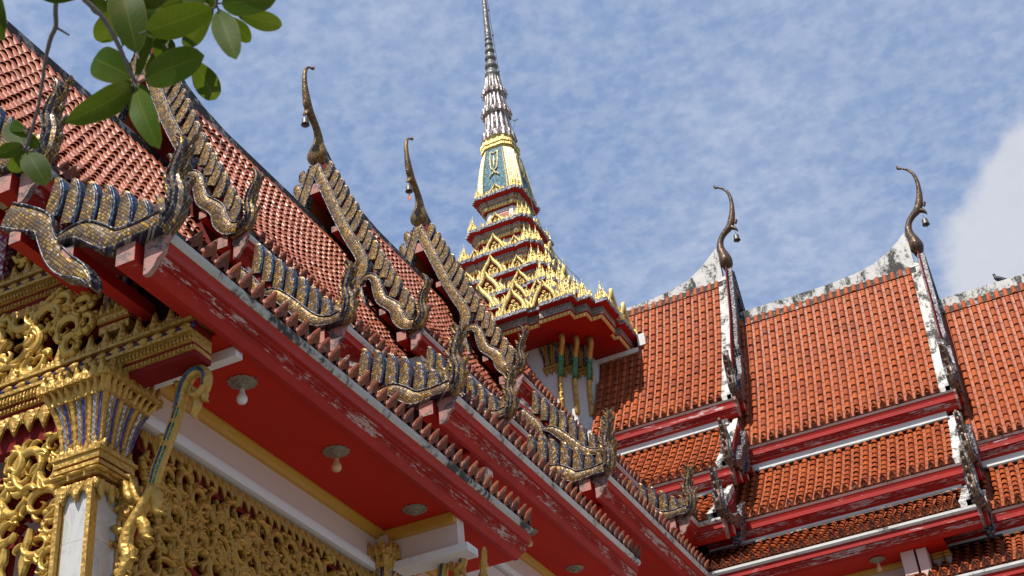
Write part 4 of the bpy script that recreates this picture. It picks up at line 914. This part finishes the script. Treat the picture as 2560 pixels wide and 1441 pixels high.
def inst(name, data, parent, loc, rz, s):
    o = bpy.data.objects.new(name, data); COL.objects.link(o); o.location = (loc[0], loc[1], loc[2] + Z0); o.rotation_euler = (0, 0, rz); o.scale = s if isinstance(s, tuple) else (s, s, s)
    o.parent = parent; o.matrix_parent_inverse = Matrix.Translation(-abs_loc(parent)); return o
for ti, (zt, a) in enumerate(TIERS):
    big = ti == 0; g = MB()
    wa = a - (.95 if big else .42 - .02 * ti); nxt = TIERS[ti + 1] if ti < 6 else None
    d = .46 if big else .30 + .10 * (ti in (1, 2, 3)) * .3 + .02
    if big: prof = [(2.4, zt - .46, 0), (a - .30, zt - .47, 1), (a - .27, zt - .44, 1), (a - .25, zt - .38, 0), (a - .20, zt - .37, 2), (a - .20, zt - .13, 0), (a - .03, zt - .11, 3), (a, zt - .105, 3), (a, zt, 3), (a - .10, zt + .005, 0)]
    else:
        prof = [(wa, zt - .50, 0), (a - .26, zt - .47, 1), (a - .24, zt - .40, 1), (a - .21, zt - .38, 2), (a - .21, zt - .28, 1), (a - .17, zt - .27, 2), (a - .15, zt - .17, 0), (a - .02, zt - .11, 3), (a, zt - .10, 3), (a, zt, 3), (a - .08, zt + .004, 0)]
    if nxt:
        wn_ = nxt[1] - .44 + .02 * ti; prof += [(wn_ + .02, zt + .01, 4), (wn_, nxt[0] - .49, 4)]
    else: prof += [(.70, zt + .01, 0)]
    ring(g, prof); tier = g.build('eave_tier', TM, tower, label=('lowest and widest tower eave with red underside' if big else f'tower tier {["", "two", "three", "four", "five", "six", "seven, the topmost"][ti]} counted from the lowest eave'))
    # gold trim: small hanging leaves along the bottom edge
    tr = MB(); n = len(OUT); aa = a - (.27 if big else .24); zz_ = zt - (.46 if big else .46)
    for j in range(n):
        x0, y0 = OUT[j]; x1, y1 = OUT[(j + 1) % n]; L = math.hypot(x1 - x0, y1 - y0) * aa; ux, uy = (x1 - x0) * aa / max(L, 1e-6), (y1 - y0) * aa / max(L, 1e-6)
        if L < .04: continue
        m = max(1, int(L / (.11 if big else .09))); w = L / m / 2
        for q in range(m):
            cx_, cy_ = AX + x0 * aa + ux * L * (q + .5) / m + uy * .012, y0 * aa + uy * L * (q + .5) / m - ux * .012
            tr.add([(cx_ - ux * w, cy_ - uy * w, zz_ + .07 + Z0), (cx_ + ux * w, cy_ + uy * w, zz_ + .07 + Z0), (cx_, cy_, zz_ - .035 + Z0), (cx_ + uy * .03, cy_ - ux * .03, zz_ + .04 + Z0)], [(0, 3, 2), (3, 1, 2), (0, 1, 3)])
    tr.build('leaf_trim', 'gold_tower', tier)
    cr_ = MB(); aa = a - .07; hh_ = (.24, .26, .26, .24, .22, .18, .16)[ti]
    for j in range(n):
        x0, y0 = OUT[j]; x1, y1 = OUT[(j + 1) % n]; L = math.hypot(x1 - x0, y1 - y0) * aa; ux, uy = (x1 - x0) * aa / max(L, 1e-6), (y1 - y0) * aa / max(L, 1e-6)
        if L < .12: continue
        G = lambda p, b, c, x0=x0, y0=y0, ux=ux, uy=uy: (AX + x0 * aa + ux * p + uy * c, y0 * aa + uy * p - ux * c, b + Z0)
        leafrow(cr_, G, .02, L - .02, .13, zt, hh_, .04, 0, 0, False, .015, .02, False)
    cr_.build('leaf_crest', 'gold_tower', tier, kind='stuff')
    step = {0: .62, 1: .60, 2: .62, 3: .60, 4: .56, 5: .50, 6: .42}[ti]
    for side in range(4):
        th = side * math.pi / 2; c, s_ = math.cos(th), math.sin(th)
        def at(x, y, z=0.0): return (AX + x * c - y * s_, x * s_ + y * c, zt + z)
        in_ = a - .10
        for (x, y) in ((.775, -.97), (.868, -.868), (.97, -.775)):
            inst('finial_cluster', CL, tier, at(x * in_, y * in_), th, (step * .90, step * .90, step * 1.25))
        if big: offs = ((0, .68), (1.42, .60), (-1.42, .60), (2.35, .56), (-2.35, .56))
        elif ti == 1: offs = ((0, .70), (1.12, .50), (-1.12, .50), (1.80, .38), (-1.80, .38))
        elif ti == 2: offs = ((0, .66), (1.05, .44), (-1.05, .44))
        elif ti == 3: offs = ((0, .58), (.84, .36), (-.84, .36))
        elif ti == 4: offs = ((0, .50), (.68, .28), (-.68, .28))
        elif ti == 5: offs = ((0, .40),)
        else: offs = ((0, .36),)
        for x, w in offs: inst('pediment', PD, tier, at(x, -(a - .13)), th, (w * 1.25, w * .9, w * (1.38 if ti < 5 else 1.1)))
        for x, y in (((.5, -.955),) if ti > 4 else ((.42, -.965), (.56, -.94), (.70, -.965)) if ti > 1 else ((.23, -.965), (.505, -.95), (.70, -.965))):
            for q in (-1, 1): inst('small_finial', CL, tier, at(q * x * in_, y * in_), th, (step * .46, step * .46, step * .62))
        if nxt and ti > 1:   # recessed red window in the white wall above
            wl_ = nxt[1] - .44 + .02 * ti; h0, h1 = .12, nxt[0] - zt - .62; w = .38 * wl_ + .06
            p = MB(); o = wl_ + .004
            for x0, x1, z0, z1, oo, mi in ((-w, w, h0, h1, .004, 0), (-w + .04, w, h0, h1 - .07, .009, 1)):
                p.add([tuple(np.array(at(x, -(wl_ + oo), z)) + np.array((0, 0, Z0))) for x, z in ((x0, z0), (x1, z0), (x1, z1), (x0, z1))], [(0, 1, 2, 3)], mi)
            p.build('window_recess', [M['darkred'], M['orange_pane']], tier)
# body
bd_ = MB(); qb = [(1.9, -2.5), (1.9, -2.2), (2.2, -2.2), (2.2, -1.9), (2.5, -1.9)]; ob_ = []
for kq in range(4):
    c, s_ = [(1, 0), (0, 1), (-1, 0), (0, -1)][kq]; ob_ += [(x * c - y * s_, x * s_ + y * c) for x, y in qb]
nb_ = len(ob_); bd_.add([(x, y, 0) for x, y in ob_] + [(x, y, 5.70 + Z0) for x, y in ob_], [(j, (j + 1) % nb_, nb_ + (j + 1) % nb_, nb_ + j) for j in range(nb_)] + [tuple(range(nb_, 2 * nb_))])
bd_.build('tower_wall', 'white', tower)
fl = MB()
Bx(fl, 2.51, 3.80, -1.02, -.84, 5.52, 5.66); Bx(fl, 2.505, 2.60, -1.2, -.98, 4.8, 5.5); Bx(fl, 3.80, 4.02, -.92, -.60, 5.75, 6.12)
fl.build('flashing', 'white', tower)
# eave brackets on the body
for (x, y) in ((1.9, -2.5), (2.2, -2.2), (2.5, -1.9)):
    t = MB(); F = lambda a, b, c: (x + .7071 * (a + c), y - .7071 * (a - c), b + Z0)
    ribbon(t, F, [(.0, 3.45, .01), (.03, 3.7, .05), (.04, 4.0, .06), (.06, 4.3, .055), (.12, 4.55, .045), (.24, 4.9, .04), (.40, 5.2, .045), (.52, 5.40, .08), (.52, 5.56, .09), (.40, 5.66, .05)], .04, .035, 0, 0, 3)
    ribbon(t, F, [(.13, 4.5, .022), (.23, 4.82, .028), (.36, 5.10, .022)], .075, .004, 0, 1, 2)
    for bz in (3.75, 3.95, 4.2): flame_side(t, F, (.06, bz), .9, .14, .04)
    t.build('eave_bracket', [M['gold_carved'], M['green']], tower, smooth=True)
    cpt = MB(); cx_, cy_ = x - .17, y + .17
    G0 = lambda a, b, c: (cx_ + a, cy_ + b, c + Z0)
    for hw, z0, z1 in ((.20, 4.86, 4.90), (.235, 4.90, 4.98), (.21, 4.98, 5.01)): box(cpt, G0, -hw, hw, -hw, hw, z0, z1, 0)
    for ang in (0, 1):
        ca, sa = math.cos(ang * math.pi / 2), math.sin(ang * math.pi / 2)
        G = lambda a, b, c: (cx_ + a * ca - (-.18 - c) * sa, cy_ + a * sa + (-.18 - c) * ca, b + Z0)
        for q in range(-3, 4): ribbon(cpt, G, [(q * .055, 5.0, .024), (q * .058, 5.25, .026), (q * .075, 5.45, .034), (q * .09, 5.64, .028)], .03, .02, .03, 1 if q % 3 == 0 else 0, 2)
        leafrow(cpt, G, -.2, .2, .13, 4.88, .20, .045, .03, 0, True)
    box(cpt, G0, -.19, .19, -.19, .19, 5.0, 5.68, 0)
    cpt.build('wall_capital', [M['gold_carved'], M['mosaic_dark']], tower)
# bell-shaped dome with teal panels and gold ribs
dome = MB(); DP = [(.77, 12.92), (.74, 13.3), (.70, 13.8), (.64, 14.3), (.56, 14.75), (.50, 14.95)]
QD = [(.60, -1), (.60, -.95), (.68, -.95), (.68, -.88), (.75, -.88), (.75, -.81), (.81, -.81)]; QD = QD + [(-y, -x) for x, y in QD[::-1][1:]]
OD = []
for kq in range(4):
    c, s_ = [(1, 0), (0, 1), (-1, 0), (0, -1)][kq]; OD += [(x * c - y * s_, x * s_ + y * c) for x, y in QD]
nd = len(OD); per = nd // 4
for i in range(len(DP) - 1):
    vs = [(AX + x * DP[i][0], y * DP[i][0], DP[i][1] + Z0) for x, y in OD] + [(AX + x * DP[i + 1][0], y * DP[i + 1][0], DP[i + 1][1] + Z0) for x, y in OD]
    for j in range(nd):
        mi = 0 if (j % per) == per - 1 else (1 if (j % 2 == 0) else 2)
        dome.add([vs[j], vs[(j + 1) % nd], vs[nd + (j + 1) % nd], vs[nd + j]], [(0, 1, 2, 3)], mi)
dome.build('bell_dome', [M['teal'], M['pale_gold'], M['pale_gold']], tower)
for side in range(4):
    th = side * math.pi / 2; c, s_ = math.cos(th), math.sin(th)
    def FD(a, b, cc):
        t = (b - 12.92) / 2.03; r = .77 - .27 * t + .035 * math.sin(math.pi * t); x, y = a, -(r + cc); return (AX + x * c - y * s_, x * s_ + y * c, b + Z0)
    em = MB()
    for q in (-1, 1):
        ribbon(em, FD, [(q * .44, 12.95, .03), (q * .42, 13.5, .028), (q * .36, 14.2, .025), (q * .29, 14.8, .022)], .02, .03, .02, 0, 2)
        ribbon(em, FD, [(q * .13, 14.75, .025), (q * .13, 14.3, .025), (q * .10, 13.98, .025), (0, 13.88, .025)], .015, .02, .03, 0, 3)
        ribbon(em, FD, [(0, 13.86, .02), (q * .05, 13.74, .025), (q * .13, 13.70, .03), (q * .16, 13.62, .02)], .015, .02, .03, 0, 3)
    ribbon(em, FD, [(-.11, 14.78, .02), (0, 14.66, .03), (.11, 14.78, .02)], .015, .02, .03, 0, 2)
    ribbon(em, FD, [(0, 14.55, .01), (0, 14.35, .04), (0, 14.15, .03), (0, 14.0, .01)], .015, .02, .03, 0, 2)
    ribbon(em, FD, [(-.06, 14.3, .015), (0, 14.26, .02), (.06, 14.3, .015)], .015, .02, .035, 0, 2)
    em.build('dome_emblem', 'pale_gold', tower)
sl = MB()
for a, z0, z1 in ((.50, 14.93, 15.0), (.56, 15.0, 15.09), (.51, 15.09, 15.15), (.57, 15.15, 15.26), (.50, 15.26, 15.34), (.46, 15.34, 15.46)):
    n = nd; vs = [(AX + x * a, y * a, z0 + Z0) for x, y in OD] + [(AX + x * a, y * a, z1 + Z0) for x, y in OD]
    sl.add(vs, [(j, (j + 1) % n, n + (j + 1) % n, n + j) for j in range(n)] + [tuple(range(n))[::-1], tuple(range(n, 2 * n))])
sl.build('gold_slab', 'gold_tower', tower)
# three lotus drums
for (z0, z1, r0, r1) in ((15.46, 16.62, .50, .40), (16.62, 17.55, .43, .33), (17.55, 18.38, .35, .24)):
    lo = MB(); n = 16; h = z1 - z0
    rows = [(r0 * .96, z0), (r0 * 1.04, z0 + .06), (r0 * .98, z0 + h * .25), (r0 * .84, z0 + h * .38), (r1 * .96, z0 + h * .8), (r1 * .86, z1)]
    lathe(lo, (AX, 0, Z0), [(r, z) for r, z in rows], 32, 0, .5)
    for j in range(n):
        th = 2 * math.pi * j / n; c, s_ = math.cos(th), math.sin(th)
        def FL(a, b, cc):
            t = (b - z0) / h; r = r0 * 1.0 + (r1 * .92 - r0) * min(1, t * 1.05) + cc; x, y = a, -r; return (AX + x * c - y * s_, x * s_ + y * c, b + Z0)
        w = math.pi * r0 / n * .72
        ribbon(lo, FL, [(0, z0 + h * .30, w * .7), (0, z0 + h * .6, w * .8), (0, z0 + h * .95, w * .55)], .01, .025, .01, 0, 1)
        ribbon(lo, FL, [(0, z0 + .02, w), (0, z0 + h * .15, w * 1.05), (0, z0 + h * .27, w * .6), (0, z0 + h * .34, .005)], .02, .04, .03, 0, 2)
        ribbon(lo, FL, [(0, z0 + .04, w * .5), (0, z0 + h * .14, w * .55), (0, z0 + h * .24, .004)], .02, .02, .075, 1, 1)
        ribbon(lo, lambda a, b, cc: FL(a + w * 1.35, b, cc), [(0, z0, .012), (0, z1 - .05, .010)], .01, .01, .015, 1, 1, smooth=False)
    lo.build('lotus_drum', [M['lotus'], M['lotus_line']], tower)
sp = MB(); prof = [(.24, 18.36)]
z = 18.38; rr = .255
for i in range(5):
    hgt = .42 - .03 * i; prof += [(rr * .78, z + .02), (rr, z + hgt * .22), (rr * 1.0, z + hgt * .40), (rr * .80, z + hgt * .7), (rr * .62, z + hgt * .98)]; z += hgt; rr *= .88
prof += [(.13, z), (.14, z + .04), (.105, z + .08), (.12, z + .14), (.115, z + .3), (.085, 21.8), (.06, 23.2), (.03, 25.2), (.004, 26)]
lathe(sp, (AX, 0, Z0), prof, 18); sp.build('spire', 'spire', tower, smooth=True)
cb = MB(); cpts = [(AX + .10, -.06, 25.0), (AX + .17, -.1, 21.5), (AX + .24, -.14, 20.2), (AX + .34, -.2, 18.4), (AX + .47, -.28, 16.6), (AX + .58, -.35, 15.5), (AX + .72, -.45, 15.1), (AX + .85, -.55, 13.4), (AX + 1.15, -.85, 12.9), (AX + 1.32, -1.1, 11.5), (AX + 1.7, -1.5, 10.3), (AX + 2.1, -1.85, 9.1), (AX + 2.6, -2.3, 8.1), (AX + 3.1, -2.8, 7.2)]
tube(cb, [(a, b, c + Z0, .011) for a, b, c in cpts], 5)
for a, b, c in cpts[1:6]: lathe(cb, (a, b, c + Z0 - .03), [(.03, 0), (.035, .03), (.02, .06)], 6)
tag(cb.build('cable', 'cable'), 'thin dark lightning cable running down the right side of the spire', 'cable')
wd = MB(); tube(wd, [(AX + .52, -.35, 15.25 + Z0, .008), (AX + .74, -.36, 15.7 + Z0, .006), (AX + .80, -.36, 15.9 + Z0, .004)], 5)
for q in range(7):
    an = q * .9; c0 = Vector((AX + .80, -.36, 15.88 + Z0)); d = Vector((math.cos(an), math.sin(an) * .6, .35 * math.sin(q * 2.1))) * .13; w_ = Vector((0, .02, .035))
    wd.add([c0, c0 + d * .5 + w_, c0 + d, c0 + d * .5 - w_], [(0, 1, 2, 3)], 1)
tag(wd.build('seedling', [M['bark'], M['leaf']]), 'tiny seedling sprouting from the gold slab of the spire', 'plant')

# ------------------------------------------------------------------ pigeon on the ridge
def pigeon(x, y, z):
    body = [(-.17, .005, .012), (-.13, .01, .028), (-.07, .05, .055), (0, .095, .072), (.05, .14, .068), (.075, .185, .048), (.083, .225, .034), (.088, .25, .036), (.095, .272, .033), (.11, .285, .014), (.125, .283, .008), (.14, .275, .003)]
    mb = MB(); n = 12; pts = spl(body, 3); vs = []
    for i, (a, b, r) in enumerate(pts):
        p0, p1 = pts[max(0, i - 1)], pts[min(len(pts) - 1, i + 1)]; dx, dz = p1[0] - p0[0], p1[1] - p0[1]; L = math.hypot(dx, dz); nx, nz_ = -dz / L, dx / L
        for j in range(n):
            th = 2 * math.pi * j / n; vs.append((x - (a + nx * r * math.cos(th)), y + .82 * r * math.sin(th), z + .03 + b + nz_ * r * math.cos(th)))
    m = len(pts); mb.add(vs, [(i * n + j, i * n + (j + 1) % n, (i + 1) * n + (j + 1) % n, (i + 1) * n + j) for i in range(m - 1) for j in range(n)] + [tuple(range(n)), tuple((m - 1) * n + j for j in range(n))])
    F = lambda a, b, c: (x - a, y + c, z + .03 + b)
    for sy in (-.052, .052): ribbon(mb, F, [(.05, .14, .02), (0, .10, .045), (-.08, .045, .04), (-.19, .0, .01)], .012, .012, sy, 0, 3)
    ribbon(mb, F, [(-.10, .035, .03), (-.17, .0, .035), (-.22, -.02, .03)], .012, .004, 0, 0, 2)
    for sy in (-.022, .022): tube(mb, [(x - .01, y + sy, z + .08, .008), (x, y + sy, z + .03, .006), (x - .005, y + sy, z, .005)], 6); tube(mb, [(x - .04, y + sy, z + .002, .004), (x + .02, y + sy, z + .003, .004)], 5)
    return tag(mb.build('pigeon', 'feather', smooth=True), 'dark pigeon perched on the mouldy ridge at the right edge', 'bird')
pigeon(13.50, 0, 4.523 + .30 + Z0)

# ------------------------------------------------------------------ branch hanging in from the top left
BR = [[[12.205,-32.655,3.605,0.0045],[12.195,-32.647,3.588,0.0045],[12.186,-32.635,3.567,0.0045],[12.18,-32.624,3.548,0.0045],[12.167,-32.619,3.534,0.0045],[12.157,-32.613,3.519,0.0045],[12.141,-32.601,3.494,0.0033],[12.129,-32.589,3.471,0.0033],[12.107,-32.569,3.431,0.0033],[12.086,-32.555,3.4,0.0033],[12.068,-32.545,3.375,0.0033],[12.058,-32.54,3.363,0.0033]],[[12.179,-32.623,3.546,0.0028],[12.186,-32.616,3.541,0.0022],[12.197,-32.605,3.532,0.0017]],[[12.369,-32.776,3.415,0.0045],[12.373,-32.761,3.396,0.0045],[12.389,-32.739,3.375,0.0045],[12.397,-32.718,3.35,0.004],[12.401,-32.698,3.326,0.004],[12.403,-32.683,3.306,0.0035],[12.405,-32.669,3.287,0.0035],[12.408,-32.659,3.275,0.003]],[[12.531,-32.619,3.468,0.0032],[12.529,-32.607,3.451,0.0032],[12.523,-32.603,3.441,0.0021],[12.512,-32.604,3.437,0.0016]],[[12.526,-32.604,3.445,0.0021],[12.527,-32.598,3.437,0.0016],[12.532,-32.594,3.434,0.0011]]]
LV = [[[12.422,-32.654,3.276],[12.573,-32.69,3.23],0.0595,-0.29],[[12.4,-32.658,3.27],[12.36,-32.766,3.126],0.0475,-0.18],[[12.406,-32.653,3.265],[12.462,-32.647,3.109],0.0435,0.21],[[12.397,-32.652,3.295],[12.306,-32.649,3.383],0.0623,0.06],[[12.407,-32.654,3.286],[12.407,-32.629,3.413],0.0215,-0.28],[[12.459,-32.576,3.368],[12.428,-32.465,3.377],0.0447,-0.05],[[12.415,-32.668,3.328],[12.385,-32.685,3.478],0.0647,-0.01],[[12.33,-32.651,3.489],[12.275,-32.601,3.48],0.0476,-0.24],[[12.473,-32.721,3.307],[12.607,-32.722,3.294],0.0543,0.16],[[12.415,-32.626,3.412],[12.397,-32.563,3.405],0.0418,-0.27],[[12.52,-32.603,3.439],[12.409,-32.534,3.462],0.0323,-0.08],[[12.526,-32.597,3.436],[12.572,-32.603,3.289],0.0453,0.01],[[12.535,-32.601,3.445],[12.665,-32.622,3.368],0.0501,-0.05],[[12.544,-32.569,3.443],[12.577,-32.477,3.477],0.0349,0.06],[[12.267,-32.657,3.553],[12.196,-32.691,3.56],0.0304,0.17],[[12.132,-32.725,3.57],[12.112,-32.68,3.496],0.0278,0.32],[[12.059,-32.538,3.361],[12.103,-32.52,3.271],0.0485,-0.15],[[12.058,-32.546,3.371],[12.034,-32.587,3.324],0.0281,0.1],[[12.058,-32.546,3.371],[12.016,-32.548,3.44],0.0391,0.14],[[12.05,-32.536,3.371],[11.995,-32.502,3.365],0.0313,-0.15],[[12.403,-32.661,3.455],[12.461,-32.649,3.47],0.0414,-0.35],[[12.477,-32.55,3.522],[12.407,-32.566,3.505],0.038,0.33],[[12.494,-32.526,3.498],[12.495,-32.456,3.493],0.0307,-0.14],[[12.066,-32.547,3.395],[12.073,-32.525,3.369],0.0207,-0.13],[[12.359,-32.612,3.542],[12.3,-32.631,3.535],0.043,0.27],[[12.358,-32.605,3.531],[12.355,-32.57,3.482],0.0278,0.06],[[12.378,-32.63,3.308],[12.372,-32.669,3.269],0.0212,-0.02],[[12.063,-32.551,3.4],[12.018,-32.545,3.438],0.0235,0.19],[[12.403,-32.634,3.417],[12.47,-32.617,3.432],0.0365,-0.33],[[12.4,-32.62,3.486],[12.437,-32.575,3.534],0.0401,0.14],[[12.356,-32.64,3.399],[12.375,-32.627,3.482],0.0369,-0.09],[[12.4,-32.629,3.409],[12.411,-32.615,3.485],0.0344,-0.29],[[12.426,-32.607,3.392],[12.375,-32.576,3.501],0.0298,0.11],[[12.377,-32.602,3.358],[12.385,-32.545,3.463],0.0372,0.3],[[12.385,-32.627,3.308],[12.413,-32.632,3.24],0.026,-0.2],[[12.279,-32.653,3.554],[12.298,-32.619,3.517],0.0304,0.09],[[12.446,-32.571,3.533],[12.481,-32.542,3.513],0.0329,-0.14],[[12.487,-32.583,3.484],[12.438,-32.581,3.543],0.0376,0.17],[[12.534,-32.556,3.473],[12.55,-32.524,3.528],0.0326,0.16]]
tree = thing('tree_branch', 'leafy green twigs hanging into the top left corner of the view', 'branch', (12.3, -32.66, 3.5))
for b in BR:
    mb = MB(); tube(mb, [(x, y, z, r) for x, y, z, r in spl(b, 2)], 8); mb.build('twig', 'bark', tree, smooth=True)
def leaf(b, t, w, roll, i):
    b, t = Vector(b), Vector(t); L = (t - b).length; d = (t - b).normalized(); view = (b - cam.location).normalized()
    s = d.cross(view).normalized(); nrm = s.cross(d).normalized(); q = Matrix.Rotation(roll, 3, d); s = q @ s; nrm = q @ nrm
    mb = MB(); N = 14; cols = 7; vs = []; mid = []; alo = []; curl = RNG.uniform(.03, .13) * L; fold = RNG.uniform(.04, .16); tt = min(1, max(0, RNG.gauss(.45, .25)))
    for i in range(N + 1):
        f = i / N; hw = w * .53 * (math.sin(math.pi * min(1, f ** 0.9)) ** .58) * (0.74 + .42 * f) if 0 < f < 1 else 0.0008
        bend = nrm * (-curl * math.sin(math.pi * f * .9)) ; wv = .04 * math.sin(9 * f + w * 100)
        for j in range(cols):
            e = (j / (cols - 1)) * 2 - 1
            vs.append(b + d * L * f + s * hw * e * (1 + wv * abs(e)) - nrm * (abs(e) ** 1.3 * hw * fold) + bend); mid.append(abs(e)); alo.append(f)
    fs = [(i * cols + j, i * cols + j + 1, (i + 1) * cols + j + 1, (i + 1) * cols + j) for i in range(N) for j in range(cols - 1)]
    mb.add(vs, fs, 0, tt); ob = mb.build('leaf', 'leaf', tree, smooth=True)
    a = ob.data.attributes.new('mid', 'FLOAT', 'POINT'); a.data.foreach_set('value', mid)
    a = ob.data.attributes.new('alo', 'FLOAT', 'POINT'); a.data.foreach_set('value', alo)
    pet = b - d * .012; st = MB(); tube(st, [(*pet, .0018), (*(b + d * .01), .0014)], 6); st.build('leaf_stalk', 'bark', ob)
for i, (b, t, w, r) in enumerate(LV): leaf(b, t, w, r, i)
